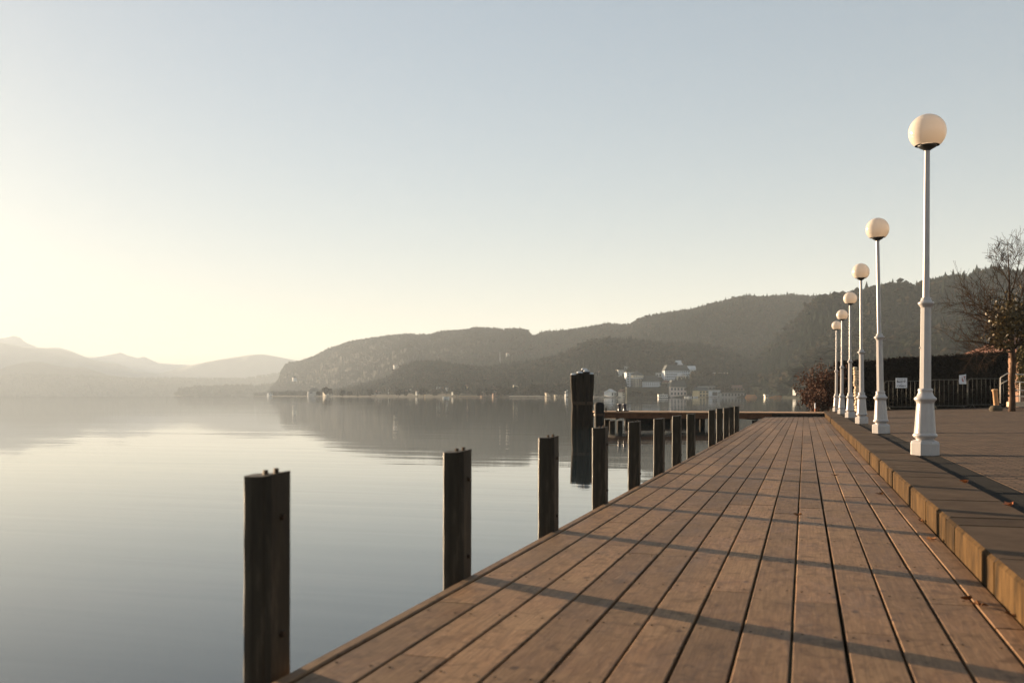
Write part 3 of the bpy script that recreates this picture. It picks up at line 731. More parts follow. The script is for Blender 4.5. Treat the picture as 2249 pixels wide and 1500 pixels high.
def tree_templates():
    T = []
    def conifer(n, tiers, r=0):
        rr = np.random.RandomState(r); v = []; f = []
        for k in range(tiers):
            z0 = .12 + .78 * k / tiers; z1 = min(1, z0 + 1.35 / tiers); rad = .24 * (1 - k / tiers) ** .8 + .025; b_ = len(v)
            for i in range(n):
                t = 2 * np.pi * (i + .5 * k) / n; q_ = rad * rr.uniform(.65, 1.2); v.append((q_ * np.cos(t), q_ * np.sin(t), z0 - .06 * rr.uniform(0, 1)))
            v.append((0, 0, z1))
            for i in range(n): f.append((b_ + i, b_ + (i + 1) % n, b_ + n))
        return np.array(v), np.array(f)
    def decid(r=0, cl=10):
        rr = np.random.RandomState(r); v = []; f = []
        for k in range(cl):
            c = np.array([rr.normal(0, .16), rr.normal(0, .16), .58 + rr.normal(0, .17)]); s_ = rr.uniform(.12, .22); b_ = len(v)
            o = np.array([(1, 0, 0), (-1, 0, 0), (0, 1, 0), (0, -1, 0), (0, 0, 1), (0, 0, -1)]) * rr.uniform(.6, 1.3, (6, 1)) * s_ + c
            v += o.tolist(); f += [(b_ + a, b_ + c_, b_ + d_) for a, c_, d_ in ((0, 2, 4), (2, 1, 4), (1, 3, 4), (3, 0, 4), (2, 0, 5), (1, 2, 5), (3, 1, 5), (0, 3, 5))]
        return np.array(v), np.array(f)
    return dict(lo=[conifer(6, 3, 1), conifer(6, 3, 2), decid(1, 6), decid(2, 6)], hi=[conifer(9, 8, 3), conifer(9, 9, 4), decid(3, 26), decid(4, 26), conifer(8, 7, 6)])
TT = tree_templates()
def forest(name, X, Y, Z, H, kindp, lod, seed):
    rr = np.random.RandomState(seed); n = len(X); T = TT[lod]; con = [i for i in range(len(T)) if i not in ((2, 3))]
    VV = []; FF = []; AA = []; off = 0
    isd = rr.uniform(size=n) < kindp; ch = np.where(isd, rr.choice([2, 3], n), rr.choice(con, n)); tone = np.where(isd, rr.uniform(.5, 1, n), rr.uniform(0, .5, n))
    for k, (tv, tf) in enumerate(T):
        ids = np.where(ch == k)[0]
        if not len(ids): continue
        a = rr.uniform(0, 6.28, len(ids)); ca, sa = np.cos(a)[:, None], np.sin(a)[:, None]; h = H[ids][:, None]; wd = h * rr.uniform(.8, 1.25, (len(ids), 1)) * (1.35 if k in (2, 3) else 1)
        x = (tv[None, :, 0] * ca - tv[None, :, 1] * sa) * wd + X[ids][:, None]; y = (tv[None, :, 0] * sa + tv[None, :, 1] * ca) * wd + Y[ids][:, None]; z = tv[None, :, 2] * h * (.85 if k in (2, 3) else 1) + Z[ids][:, None] - .02 * h
        VV.append(np.stack([x, y, z], -1).reshape(-1, 3)); m_ = len(tv)
        FF.append((tf[None] + (np.arange(len(ids)) * m_)[:, None, None] + off).reshape(-1, 3)); off += len(ids) * m_
        AA.append(np.clip(np.repeat(tone[ids], len(tf)) + rr.uniform(-.06, .06, len(ids) * len(tf)), 0, 1))
    o = np_mesh(name, np.concatenate(VV), np.concatenate(FF), M['forest'], None, np.concatenate(AA)); tag(o, kind='stuff'); return o
def plant(R_, name, n, hmin, hmax, decid, lod, seed, tmin=.02, tmax=1.12, clear=None):
    rr = np.random.RandomState(seed); px = rr.uniform(R_.x0, R_.x1, n); t = rr.uniform(tmin, tmax, n)
    ne = n // 5; px = np.concatenate([px, rr.uniform(R_.x0, R_.x1, ne)]); t = np.concatenate([t, rr.uniform(.93, 1.0, ne)])
    X, Y, Z = R_.pos(px, t)
    keep = Z > .3
    zz_ = np.where(t <= 1, R_.d0(px) + (R_.d1(px) - R_.d0(px)) * t, R_.d1(px) + (R_.d1(px) - R_.d0(px)) * (t - 1))
    for hp, hw, hzc in CLEAR: keep &= ~((np.abs(px - hp) < hw / 2 + 1) & (zz_ > hzc - (32 if hw > 13 else 26)) & (zz_ < hzc + 14))
    if clear:
        for cx0, cx1, t0, t1 in clear: keep &= ~((px > cx0) & (px < cx1) & (t > t0) & (t < t1))
    X, Y, Z, px = X[keep], Y[keep], Z[keep], px[keep]
    pn = np.array([mnoise.noise(Vector((a * .01, b_ * .01, 7))) for a, b_ in zip(X, Y)])
    H = rr.uniform(hmin, hmax, len(X)) * (1 + rr.uniform(.1, .35, len(X)) * (rr.uniform(size=len(X)) > .88))
    return forest(name, X, Y, Z, H, np.clip(decid + pn * 1.1, .03, .97), lod, seed)

SA = [(-250, 760), (-100, 745), (0, 742), (30, 737), (45, 742), (55, 752), (90, 766), (105, 763), (130, 763), (160, 773), (190, 785), (215, 783), (240, 778), (265, 774), (280, 781), (300, 786), (316, 783), (345, 797), (400, 801), (500, 806), (600, 810), (800, 815)]
SB = [(-250, 735), (-60, 742), (0, 751), (50, 762), (110, 765), (150, 772), (200, 790), (260, 800), (300, 815), (350, 822), (380, 812), (430, 800), (480, 790), (545, 780), (575, 778), (600, 782), (640, 790), (700, 800), (800, 806)]
SC = [(-250, 800), (-60, 806), (0, 812), (20, 803), (50, 797), (75, 794), (100, 797), (135, 805), (160, 808), (180, 806), (210, 815), (240, 824), (300, 832), (330, 836)]
SD = [(-300, 824), (0, 823), (60, 821), (130, 822), (200, 824), (290, 829), (360, 828), (450, 829), (540, 830), (580, 822), (620, 817), (680, 812), (760, 808)]
SE = [(385, 866), (395, 852), (420, 848), (470, 846), (500, 844), (530, 843), (560, 846), (600, 840), (640, 845), (700, 850)]
SF = [(560, 868), (585, 862), (600, 846), (613, 832), (617, 815), (625, 803), (637, 796), (660, 793), (690, 782), (720, 767), (770, 750), (830, 741), (890, 735), (935, 738), (970, 729), (1015, 727), (1045, 721), (1100, 725), (1145, 723), (1158, 727), (1169, 740), (1190, 732), (1240, 728), (1300, 719), (1340, 713), (1360, 718), (1383, 716), (1410, 700), (1450, 692), (1520, 682), (1580, 665), (1630, 653), (1680, 655), (1740, 650), (1800, 655), (1900, 650), (2000, 645)]
SG = [(1560, 866), (1600, 840), (1650, 792), (1700, 742), (1750, 700), (1780, 660), (1795, 650), (1830, 641), (1860, 637), (1900, 628), (1935, 617), (1970, 613), (2010, 620), (2040, 608), (2090, 600), (2130, 598), (2150, 589), (2180, 585), (2250, 590), (2350, 600), (2500, 640)]
SH = [(1650, 866), (1690, 852), (1735, 815), (1770, 790), (1820, 760), (1880, 735), (1940, 718), (2000, 712), (2080, 695), (2150, 680), (2250, 665), (2400, 640), (2600, 640)]
SJ = [(590, 866), (680, 862), (760, 853), (850, 830), (885, 802), (915, 794), (960, 793), (1010, 801), (1060, 807), (1150, 797), (1230, 782), (1280, 755), (1330, 744), (1400, 748), (1450, 754), (1520, 756), (1580, 768), (1640, 792), (1710, 835), (1730, 862)]
SK = [(1405, 862), (1415, 835), (1430, 800), (1450, 783), (1475, 776), (1500, 772), (1530, 776), (1545, 790), (1560, 815), (1580, 845), (1590, 864)]
rA = Ridge('mountains_far', SA, 6000, 6500, 0, M['hazesnow'], 1.2, .12, 140)
rB = Ridge('mountains', SB, 5400, 5900, 0, M['hazerock'], 1.2, .12, 120)
rC = Ridge('hills_hazy', SC, 4900, 5300, 0, M['hill'], 1.2, .1, 80)
rD = Ridge('hills_low', SD, 4300, 4700, 10, M['hill'], 1.2, .05, 90, 10)
rE = Ridge('spit', SE, 3300, 3500, 12, M['hill'], 1.4, .02, 50, 6)
zF0 = [(560, 2600), (620, 2400), (900, 1200), (1300, 850), (2000, 700)]; zF1 = [(560, 2900), (620, 3000), (900, 2250), (1169, 1750), (1500, 1350), (2000, 1200)]
rF = Ridge('hills', SF, zF0, zF1, 7, M['hill'], 1.25, .07, 170, 20)
zJ0 = [(590, 1900), (800, 1250), (1000, 900), (1300, 720), (1730, 650)]; zJ1 = [(590, 2050), (800, 1550), (1000, 1200), (1300, 1000), (1730, 850)]
rJ = Ridge('foothills', SJ, zJ0, zJ1, 7, M['hill'], 1.15, .05, 130, 14, .75)
rG = Ridge('hillside', SG, [(1560, 700), (1680, 620), (1800, 500), (2500, 400)], [(1560, 950), (1700, 900), (1900, 780), (2500, 640)], 13, M['hill'], 1.25, .07, 110, 18)
rK = Ridge('wooded_knoll', SK, 790, 860, 8, M['hill'], 1.5, .03, 36, 8, .6)
rH = Ridge('near_hillside', SH, [(1650, 740), (1780, 430), (2600, 260)], [(1650, 800), (1780, 600), (2600, 430)], 14, M['hill'], 1.3, .06, 90, 14, .5)
RD = [rJ, rK, rG, rH, rF, rE, rD]
CLEAR = []
def terr(px, zc):
    z = -5
    for r_ in RD:
        if r_.x0 <= px <= r_.x1:
            p = np.array([float(px)]); a, b = r_.d0(p)[0], r_.d1(p)[0]; t = (zc - a) / (b - a)
            if 0 <= t <= r_.back: z = max(z, r_.pos(p, np.array([t]))[2][0])
    return z
def site(px, py, zc0):
    """first depth beyond zc0-150 where the view ray through this point meets the ground"""
    zc = zc0 - 110
    while zc < zc0 * 1.5 + 200:
        if terr(px, zc) >= ZZ(py, zc): return zc
        zc += 5
    return max(zc0, float(rJ.d0(np.array([float(px)]))[0]) + 14)

# ------------------------------------------------------------------ buildings on the far shore
def house(name, px, zc, wpx, ytop, ybase, label, cat='house', wall='white', roof='roofdark', rtype='gable', rh=.45, depth=None, rot=0.0, nwx=3, nwz=2, eave=.4, group=None):
    zc *= .72
    if px < 1680: zc = site(px, ybase, zc)
    CLEAR.append((px, wpx, zc))
    k = zc / F; w_ = wpx * k; h = (ybase - ytop) * k; dp = depth or w_ * .8; x, y = W(px, zc)
    r = empty(name, (x, y, ZZ(ybase, zc)), TH + rot)
    found = MB(); found.box(-w_ / 2, w_ / 2, 0, dp, -4.5 if ZZ(ybase, zc) > 3 else -1.2, h); found.build('wall', WALL[wall], r)
    rz = rh * min(w_, dp)
    m = MB(); e = eave
    if rtype == 'gable':
        m.add([(-w_ / 2 - e, -e, h), (w_ / 2 + e, -e, h), (w_ / 2 + e, dp + e, h), (-w_ / 2 - e, dp + e, h), (-w_ / 2 - e, dp / 2, h + rz), (w_ / 2 + e, dp / 2, h + rz)], [(0, 1, 5, 4), (2, 3, 4, 5), (0, 4, 3), (1, 2, 5), (3, 2, 1, 0)])
    elif rtype == 'front':
        m.add([(-w_ / 2 - e, -e, h), (w_ / 2 + e, -e, h), (w_ / 2 + e, dp + e, h), (-w_ / 2 - e, dp + e, h), (0, -e, h + rz), (0, dp + e, h + rz)], [(0, 4, 5, 3), (1, 2, 5, 4), (0, 1, 4), (2, 3, 5), (3, 2, 1, 0)])
    elif rtype == 'hip':
        q_ = w_ * .22; m.add([(-w_ / 2 - e, -e, h), (w_ / 2 + e, -e, h), (w_ / 2 + e, dp + e, h), (-w_ / 2 - e, dp + e, h), (-q_, dp / 2, h + rz), (q_, dp / 2, h + rz)], [(0, 1, 5, 4), (2, 3, 4, 5), (0, 4, 3), (1, 2, 5), (3, 2, 1, 0)])
    elif rtype == 'mansard':
        a = .12 * w_; b_ = .12 * dp; m.add([(-w_ / 2 - e, -e, h), (w_ / 2 + e, -e, h), (w_ / 2 + e, dp + e, h), (-w_ / 2 - e, dp + e, h), (-w_ / 2 + a, b_, h + rz), (w_ / 2 - a, b_, h + rz), (w_ / 2 - a, dp - b_, h + rz), (-w_ / 2 + a, dp - b_, h + rz)], [(0, 1, 5, 4), (1, 2, 6, 5), (2, 3, 7, 6), (3, 0, 4, 7), (4, 5, 6, 7), (3, 2, 1, 0)])
    else: m.box(-w_ / 2 - e, w_ / 2 + e, -e, dp + e, h, h + .5)
    m.build('roof', M[roof], r)
    for j in range(nwz):
        for i in range(nwx):
            cx_ = -w_ / 2 + w_ * (i + .5) / nwx; cz = h * (j + .55) / nwz; ww = w_ / nwx * .24; hh = h / nwz * .27
            MB().box(cx_ - ww, cx_ + ww, -.06, .05, cz - hh, cz + hh).build('window', M['glass'], r)
    return tag(r, label, cat, group)
# round hotel
hz_ = site(1399, 851, 760); CLEAR.append((1399, 30, hz_)); k = hz_ / F; x, y = W(1399, hz_ + 3)
ht = empty('round_hotel', (x, y, ZZ(851, hz_)), TH)
Rr = 13 * k; h = 21 * k
MB().lathe([(Rr, -6), (Rr, h)], 28, False).build('wall', WALL['cream'], ht)
m = MB(); m.lathe([(Rr + .4, h), (Rr * .8, h + 3.6), (Rr * .3, h + 4.6), (.2, h + 5.2)], 28, False); rf = m.build('roof', M['roofdark'], ht)
MB().lathe([(Rr + .5, h - .5), (Rr + .5, h)], 28, False).build('cornice', WALL['white'], ht)
for j in range(5):
    for i in range(-5, 6):
        a = -math.pi / 2 + i * .29; cx_, cy_ = Rr * math.cos(a), Rr * math.sin(a); Mx = Matrix.Translation((cx_, cy_, h * (j + .5) / 5)) @ Matrix.Rotation(a + math.pi / 2, 4, 'Z')
        m = MB(); m.box(-.45, .45, -.08, .08, -.6, .6, 0, Mx); m.build('window', M['glass'], ht)
for i in range(-4, 5):
    a = -math.pi / 2 + i * .33; Mx = Matrix.Translation((Rr * .93 * math.cos(a), Rr * .93 * math.sin(a), h + 1.1)) @ Matrix.Rotation(a + math.pi / 2, 4, 'Z')
    m = MB(); m.box(-.55, .55, -.9, .8, -.9, .9, 0, Mx); m.build('dormer', WALL['cream'], ht)
tag(ht, 'round cream hotel tower with lit dormers and dark mansard roof above the shore', 'hotel')
house('hotel_wing', 1383, 1012, 14, 819, 852, 'tall pale blue grey slab building left of the round hotel tower', 'hotel', 'bluegrey', 'roofpale', 'flat', nwx=2, nwz=6, depth=14)
house('hotel_wing', 1431, 1008, 38, 838, 852, 'shaded grey hotel wing right of the round tower', 'hotel', 'bluegrey', 'roofdark', 'mansard', .35, 14, nwx=8, nwz=3)
house('stone_terrace', 1424, 990, 96, 852, 871, 'long dark overgrown terrace wall below the round hotel tower', 'terrace', 'green', 'roofdark', 'flat', depth=14, nwx=0, nwz=0, eave=0)
house('hillside_hotel', 1487, 1062, 54, 814, 836, 'large white hotel with rows of windows on the slope', 'hotel', 'bluegrey', 'roofdark', 'mansard', .28, 16, nwx=12, nwz=4)
house('roof_lodge', 1492, 1068, 26, 804, 809, 'pale pyramid roofed top storey rising above the hillside hotel', 'building', 'grey', 'roofpale', 'hip', .5, 12, nwx=3, nwz=1)
house('hotel_annex', 1517, 1060, 22, 812, 826, 'white annex at the right end of the hillside hotel', 'hotel', 'white', 'roofpale', 'gable', .4, 9, nwx=4, nwz=2)
house('flat_villa', 1450, 1040, 19, 820, 829, 'low flat roofed white villa left of the hillside hotel', 'villa', 'white', 'roofpale', 'flat', depth=8, nwx=3, nwz=1)
house('lakeside_villa', 1490, 995, 36, 850, 870, 'pale pinkish villa with dark mansard roof at the waterside', 'villa', 'pink', 'roofdark', 'mansard', .42, 12, nwx=5, nwz=2)
house('lit_villa', 1463, 1015, 14, 840, 850, 'small cream villa glowing in the sun between the hotels', 'villa', 'cream', 'roofred', 'hip', .4, 7, nwx=3, nwz=1)
house('gabled_house', 1500, 1030, 12, 826, 838, 'small sunlit gabled house below the hillside hotel', 'house', 'cream', 'roofpale', 'front', .6, 7, rot=.3, nwx=2, nwz=2)
house('yellow_house', 1546, 975, 24, 858, 872, 'yellow ochre house on the shore right of the pinkish villa', 'house', 'yellow', 'roofdark', 'gable', .35, 9, rot=.35, nwx=3, nwz=2)
house('canopy_hall', 1552, 1000, 40, 850, 856, 'long low hall with pale metal roof behind the yellow house', 'hall', 'grey', 'roofpale', 'flat', .2, 7, nwx=5, nwz=1)
house('boathouse', 1570, 970, 23, 858, 873, 'plain blue grey boathouse beside the yellow house', 'boathouse', 'bluegrey', 'roofpale', 'flat', depth=9, nwx=1, nwz=1)
house('long_boathouse', 1612, 965, 56, 863, 872, 'long dark low boathouse right of the blue grey boathouse', 'boathouse', 'grey', 'roofdark', 'flat', depth=8, nwx=8, nwz=1)
house('cream_cottage', 1599, 985, 11, 852, 861, 'bright little cream cottage with two windows above the long boathouse', 'cottage', 'cream', 'roofred', 'front', .3, 6, rot=.4, nwx=2, nwz=2)
house('long_roof_house', 1622, 990, 36, 852, 858, 'house with long brownish pale roof right of the cream cottage', 'house', 'brown', 'roofred', 'gable', .25, 8, nwx=5, nwz=1)
house('hill_farm', 1580, 1060, 38, 820, 824, 'long low farm building with a glinting roof on the meadow', 'farm building', 'brown', 'roofpale', 'flat', depth=10, nwx=5, nwz=1)
house('terraced_villa', 1366, 1070, 16, 814, 827, 'bright white stepped villa on the slope left of the hotels', 'villa', 'white', 'roofpale', 'flat', depth=9, rot=.4, nwx=3, nwz=3)
house('terraced_villa', 1374, 1085, 16, 806, 813, 'upper white villa just above the stepped one', 'villa', 'white', 'roofpale', 'flat', depth=9, rot=.5, nwx=3, nwz=1)
house('shore_villa', 1348, 985, 15, 861, 871, 'brilliant white waterside villa right of the pile bundle with strong reflection', 'villa', 'white', 'roofpale', 'hip', .45, 8, rot=.6, nwx=2, nwz=1)
house('slope_house', 1317, 1060, 9, 818, 824, 'small white house on the slope just right of the pile bundle', 'house', 'white', 'roofred', 'gable', .4, 6, rot=.5, nwx=2, nwz=1)
house('shore_house', 1370, 990, 8, 861, 870, 'narrow cream house between the brilliant villa and the terrace wall', 'house', 'cream', 'roofred', 'front', .8, 6, rot=.4, nwx=1, nwz=2)
house('boathouse', 1758, 700, 20, 853, 863, 'grey boathouse with a pale gable roof peeping out left of the russet bush', 'boathouse', 'grey', 'roofpale', 'front', .4, 6, nwx=2, nwz=1)
house('reed_hut', 1684, 820, 7, 868, 873, 'tiny pale hut beside the orange reeds', 'hut', 'cream', 'roofpale', 'flat', depth=3, nwx=1, nwz=1)
small = [(1134, 1080, 9, 846, 857, 'lit peach house halfway up, left of the pile bundle', 'cream', .5), (1150, 1090, 13, 846, 850, 'low pale row house right of the lit peach house', 'cream', .3), (1222, 1000, 6, 858, 870, 'slim cream boat hut immediately left of the pile bundle', 'cream', .5), (1245, 1000, 6, 856, 869, 'slim shed touching the left side of the pile bundle', 'white', .4),
         (1204, 1010, 9, 863, 870, 'tiny lit hut at the right end of the pale pier', 'cream', .4), (1026, 1180, 14, 849, 855, 'cream house with lit end among shore trees', 'yellow', .4), (1040, 1190, 8, 850, 856, 'small white house beside the cream house with lit end', 'white', .5), (965, 1240, 8, 850, 855, 'grey roofed white house above the shore, left of centre', 'white', .4),
         (985, 1230, 12, 852, 858, 'wide white house above the shore at mid left', 'white', .4), (946, 1260, 9, 845, 850, 'upper white house on the slope at mid left', 'bluegrey', .3), (917, 1300, 5, 860, 866, 'narrow lit hut at the waterline, mid left', 'white', .5), (856, 1380, 7, 857, 864, 'single very bright house on the left shore with a long reflection', 'white', .6),
         (832, 1420, 13, 861, 866, 'low grey house left of the single very bright house', 'grey', .3), (779, 1500, 6, 857, 864, 'small lit yellow house on the left shore', 'yellow', .5), (722, 1620, 16, 858, 864, 'long cream house under the round shore tree', 'cream', .5), (690, 1700, 26, 860, 865, 'long hazy grey building at the left shore', 'grey', 0.1),
         (595, 1980, 10, 863, 867, 'lit hut at the very left tip of the headland', 'white', .6), (648, 2100, 8, 829, 832, 'small pale house on the left flank of the hill', 'white', .5), (870, 1900, 8, 802, 808, 'small bright house alone on the wooded slope', 'white', .5), (1116, 1750, 6, 776, 781, 'tiny bright house high on the wooded hill', 'white', .5), (1062, 1130, 9, 863, 870, 'small brown boathouse at the water, centre left', 'brown', .3), (1088, 1110, 10, 862, 870, 'dark boathouse left of the pale pier', 'brown', .2)]
for px, zc, wp, yt, yb, lb, wl, rt in small:
    house('shore_cottage', px, zc, wp, yt, yb, lb, 'cottage', wl, rng.choice(['roofdark', 'roofred']), rng.choice(['gable', 'hip', 'front']), .4, None, rt + .15, 2, 1, group='small houses scattered along the far shore')
for i_ in range(16):
    px = (873, 893, 905, 936, 956, 975, 996, 1008, 1050, 1074, 1106, 1124, 1158, 1172, 1196, 1214)[i_]; yb = 856 + (i_ * 7) % 11
    house('shore_cottage', px, 1250 - i_ * 18, 5 + i_ % 3, yb - 4 - i_ % 2, yb, 'tiny pale cottage glinting between the trees left of the pile bundle', 'cottage', ('white', 'cream', 'white', 'yellow')[i_ % 4], ('roofdark', 'roofred')[i_ % 2], ('gable', 'hip')[i_ % 2], .4, None, .5, 1, 1, group='tiny pale cottages between the shore trees')
# mast
x, y = W(1098, 1150); tz = ZZ(820, 1150)
o = MB().tube((0, 0, -10), (0, 0, (820 - 774) * 1150 / F), .6, .35, 6).build('radio_mast', WALL['grey']); o.location = (x, y, tz); tag(o, 'thin grey mast standing up from the wooded hill', 'mast')
# piers and houseboat
def pier(px0, px1, zc, label, h=.9, mat='rail'):
    zc *= .72; h *= .8
    x0, y0 = W(px0, zc); x1, y1 = W(px1, zc); L = math.hypot(x1 - x0, y1 - y0); r = empty('pier', ((x0 + x1) / 2, (y0 + y1) / 2, 0), TH)
    MB().box(-L / 2, L / 2, -1, 1, h, h + .3).build('pier_deck', M[mat], r)
    n = max(2, int(L / 5))
    for i in range(n + 1): MB().tube((-L / 2 + L * i / n, 0, -.6), (-L / 2 + L * i / n, 0, h), .18, .18, 6).build('pier_leg', M['redwood'], r)
    return tag(r, label, 'pier')
pier(1118, 1210, 990, 'pale long pier on the far shore left of the pile bundle', 1.0)
pier(1303, 1372, 975, 'thin pale pier right of the pile bundle under the bright villa', .7)
pier(1500, 1640, 940, 'long low pier in front of the boathouses', .6, 'redwood')
pier(1009, 1060, 1120, 'short brownish pier at centre left shore', .9, 'jdeck')
x, y = W(1456.5, 650); hb = tag(empty('houseboat', (x, y, 0), TH), 'white boxy houseboat moored in front of the dark terrace wall', 'houseboat'); k = 650 / F
MB().box(-11.5 * k, 11.5 * k, -1, 2.5, -.3, .35).build('hull', M['rubber'], hb)
MB().box(-11 * k, 10 * k, -.9, 2.4, .35, 2.2).build('cabin', WALL['white'], hb)
MB().box(-11.6 * k, 10.6 * k, -1.2, 2.7, 2.2, 2.35).build('roof', M['roofpale'], hb)
MB().box(-.2, .2, 0, .3, 2.35, 3.0).build('funnel', WALL['white'], hb)
for i in range(5): MB().box((-8 + i * 4) * k - .5, (-8 + i * 4) * k + .5, -.95, -.85, 1.0, 1.7).build('window', M['glass'], hb)
# small boats at anchor
for px, zc, lb in ((1508, 930, 'tiny white motor boat at the pier left of the yellow house'), (1515, 925, 'second tiny white boat at the pier, nearest the yellow house'), (1528, 935, 'low white boat right beside the yellow house'), (980, 700, 'single small white buoy boat out on the open water')):
    b = boat('moored_boat', (WALL['white'], M['redwood']), 3.5, 1.5, .8); zc *= .72; x, y = W(px, zc); b.location = (x, y, 0); b.rotation_euler = (0, 0, TH + .5)
    tag(b, lb, 'boat', 'small white boats off the far shore')
# reed banks
def reeds(px0, px1, zc, hm, name):
    n = 2600; px = nrg.uniform(px0, px1, n); z = zc + nrg.uniform(-14, 14, n); x = (px - CX) / F * z; X, Y = x * CT - z * ST, x * ST + z * CT
    e = np.minimum(1, np.minimum(px - px0, px1 - px) / (.15 * (px1 - px0))); H = hm * nrg.uniform(.6, 1, n) * (.3 + .7 * e); wd = .35
    v = np.empty((n, 3, 3)); v[:, 0] = np.stack([X - wd, Y, np.full(n, -.1)], 1); v[:, 1] = np.stack([X + wd, Y + nrg.uniform(-wd, wd, n), np.full(n, -.1)], 1); v[:, 2] = np.stack([X + nrg.uniform(-.3, .3, n), Y, H], 1)
    o = np_mesh('reeds', v.reshape(-1, 3), np.arange(3 * n).reshape(n, 3), reedm); tag(o, kind='stuff')
reedm = simple('dry_reeds', (.50, .27, .11), (.34, .17, .07), .5, .9)
reeds(1690, 1790, 600, 1.7, 'reeds'); reeds(1637, 1662, 650, 2.2, 'reeds')
# distinct shore trees
def shore_tree_proto(kind):
    r = empty('shore_tree'); h = 10.0
    tv, tf = TT['hi'][kind]
    v = tv * np.array([13 if kind in (2, 3) else 11, 13 if kind in (2, 3) else 11, 11]); 
    np_mesh('crown', v, tf, M['forest'], r, np.random.RandomState(kind).uniform(*((.6, .95) if kind in (2, 3) else (.05, .4)), len(tf)))
    MB().tube((0, 0, -1), (0, 0, 6), .35, .12, 6).build('trunk', M['bark'], r); return r
pro = {k: shore_tree_proto(k) for k in (0, 2, 3)}; used = set()
spots = [(720, 1560, 1.35, 2, 'round topped hazy tree on the left shore above the long cream house'), (700, 1570, .8, 2, None), (752, 1530, .9, 3, None), (768, 1510, .8, 2, None), (786, 1500, .8, 0, None), (812, 1440, .9, 3, None), (875, 1350, .9, 2, None), (892, 1340, .7, 3, None), (930, 1280, 1, 2, None), (955, 1260, .8, 3, None), (1003, 1200, .9, 2, None), (1052, 1130, .8, 3, None), (1075, 1120, 1.0, 2, None), (1100, 1090, 1.0, 3, None), (1112, 1060, .9, 2, None), (1160, 1040, 1.0, 2, None), (1175, 1050, 1.2, 3, None), (1192, 1040, 1.1, 0, None), (1212, 1020, 1.1, 2, None), (1232, 1020, 1.2, 3, None), (1325, 1010, 1.2, 2, None), (1335, 1030, 1.5, 3, None), (1358, 1020, 1.3, 2, None), (1312, 1000, .9, 0, None),
         (1526, 1000, 1.3, 3, 'tall reddish brown tree right of the pinkish waterside villa'), (1535, 1020, 1.6, 2, None), (1549, 1020, 1.3, 3, None), (1515, 985, .9, 2, None), (1590, 1000, 1.2, 0, None), (1648, 960, 1.2, 2, None), (1660, 950, 1.5, 3, None), (1675, 930, 1.2, 2, None), (1700, 900, 1.3, 3, None), (1720, 880, 1.5, 2, None), (1460, 1000, .8, 2, None), (1444, 984, .5, 3, None)] + [(q_, 900, .42 + .08 * (i_ % 3), (2, 3, 2, 0)[i_ % 4], None) for i_, q_ in enumerate(range(1384, 1444, 9))]
for px, zc, s_, kd, lb in spots:
    zc *= .72; s_ *= .75
    if kd not in used: o = pro[kd]; used.add(kd)
    else: o = copy_tree(pro[kd])
    x, y = W(px, zc); o.location = (x, y, max(.3, terr(px, zc) - .3)); o.scale = (s_, s_, s_); o.rotation_euler = (0, 0, rng.uniform(0, 6))
    tag(o, lb or ('dark pointed conifer among the bare trees lining the far shore' if kd == 0 else 'brownish bare tree among the many lining the far shore'), 'tree', 'trees lining the far shore')

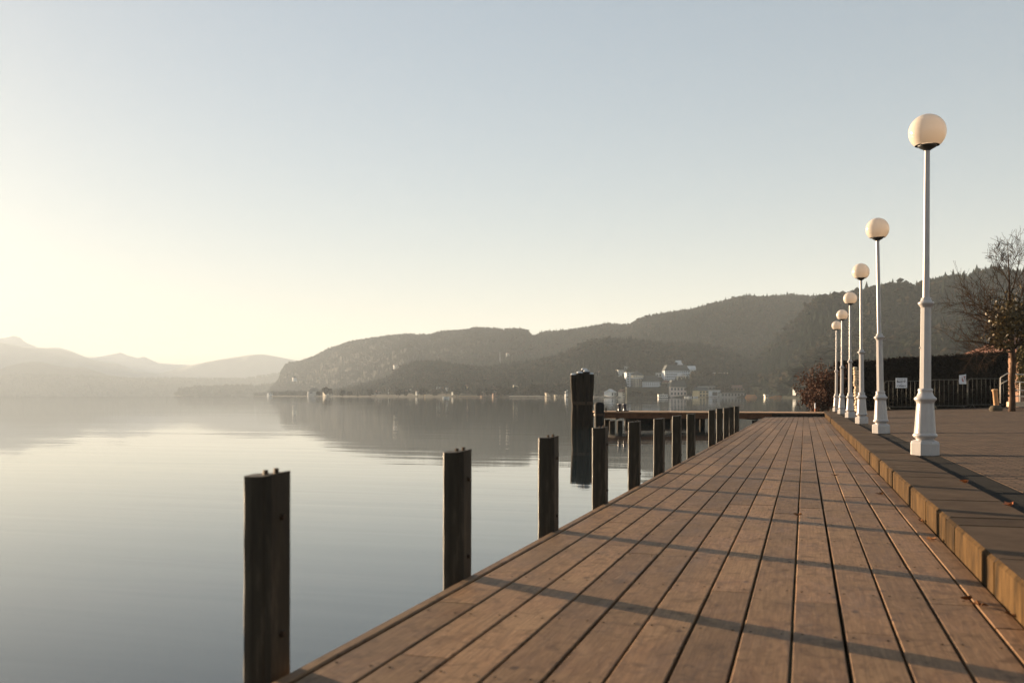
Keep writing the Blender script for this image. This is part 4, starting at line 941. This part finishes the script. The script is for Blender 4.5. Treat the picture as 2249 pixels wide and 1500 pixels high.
x, y = W(2252, 46)
ws = tag(empty('weeping_shrub', (x, y, pz(x)), TH), 'olive drooping shrub behind the stair railing at the right edge', 'shrub')
pts = []
for i in range(260):
    a = rng.uniform(0, 6.28); q_ = rng.uniform(.1, .55)
    for k in range(16): t_ = k / 16; pts.append((q_ * (1 + .5 * t_) * math.cos(a), q_ * (1 + .5 * t_) * math.sin(a), 3.0 * (1 - .45 * q_) - 1.7 * t_ * t_ - .3 * t_))
P0 = np.array(pts) + nrg.normal(0, .03, (len(pts), 3)); v, f, at = leaf_cloud(P0, .05, 9, 2.6); np_mesh('foliage', v, f, M['olive'], ws, at)
MB().tube((0, 0, 0), (0, 0, 2.9), .08, .03, 8).build('stem', M['bark'], ws)
# house at the right edge behind the tree
x, y = W(2262, 66)
hs = tag(empty('corner_house', (x, y, .6), TH + .25), 'sunlit ochre and pink house corner behind the ivy clad tree', 'house')
MB().box(-.9, 6, 0, 6, -.5, 3.4).build('wall', WALL['rose'], hs)
MB().add([(-1.3, -.4, 3.4), (6.4, -.4, 3.4), (6.4, 6.4, 3.4), (-1.3, 6.4, 3.4), (1.2, 3, 5.0), (4.8, 3, 5.0)], [(0, 1, 5, 4), (2, 3, 4, 5), (0, 4, 3), (1, 2, 5), (3, 2, 1, 0)]).build('roof', M['roofred'], hs)
MB().box(1.0, 2.0, -.05, .05, 1.2, 2.4).build('window', M['glass'], hs)

plant(rF, 'forest_on_hills', 26000, 5.5, 9.5, .3, 'lo', 1)
plant(rJ, 'forest_on_foothills', 9000, 5.5, 9.5, .4, 'lo', 2, .03, 1.1)
plant(rG, 'forest_on_hillside', 9000, 7, 12, .3, 'lo', 3)
plant(rH, 'forest_on_near_hillside', 4200, 7, 13, .36, 'hi', 4, .0, 1.1)
plant(rK, 'forest_on_knoll', 1000, 6, 10, .2, 'hi', 5, .05, 1.2)
plant(rD, 'forest_on_low_hills', 5000, 8, 13, .2, 'lo', 6)
plant(rE, 'forest_on_spit', 900, 8, 16, .5, 'lo', 8)

# ------------------------------------------------------------------ haze
m = MB(); m.box(-8300, 8300, -8300, 8300, -2.0, HAZE_TOP)
hz = m.build('haze', bpy.data.materials.new('haze_air')); tag(hz, kind='stuff')
hm = hz.data.materials[0]; hm.use_nodes = True; t = hm.node_tree; t.nodes.clear()
pv = t.nodes.new('ShaderNodeVolumePrincipled'); pv.inputs['Color'].default_value = (.64, .74, .83, 1); pv.inputs['Density'].default_value = HAZE; pv.inputs['Anisotropy'].default_value = 0.0
ou = t.nodes.new('ShaderNodeOutputMaterial'); t.links.new(pv.outputs[0], ou.inputs['Volume'])
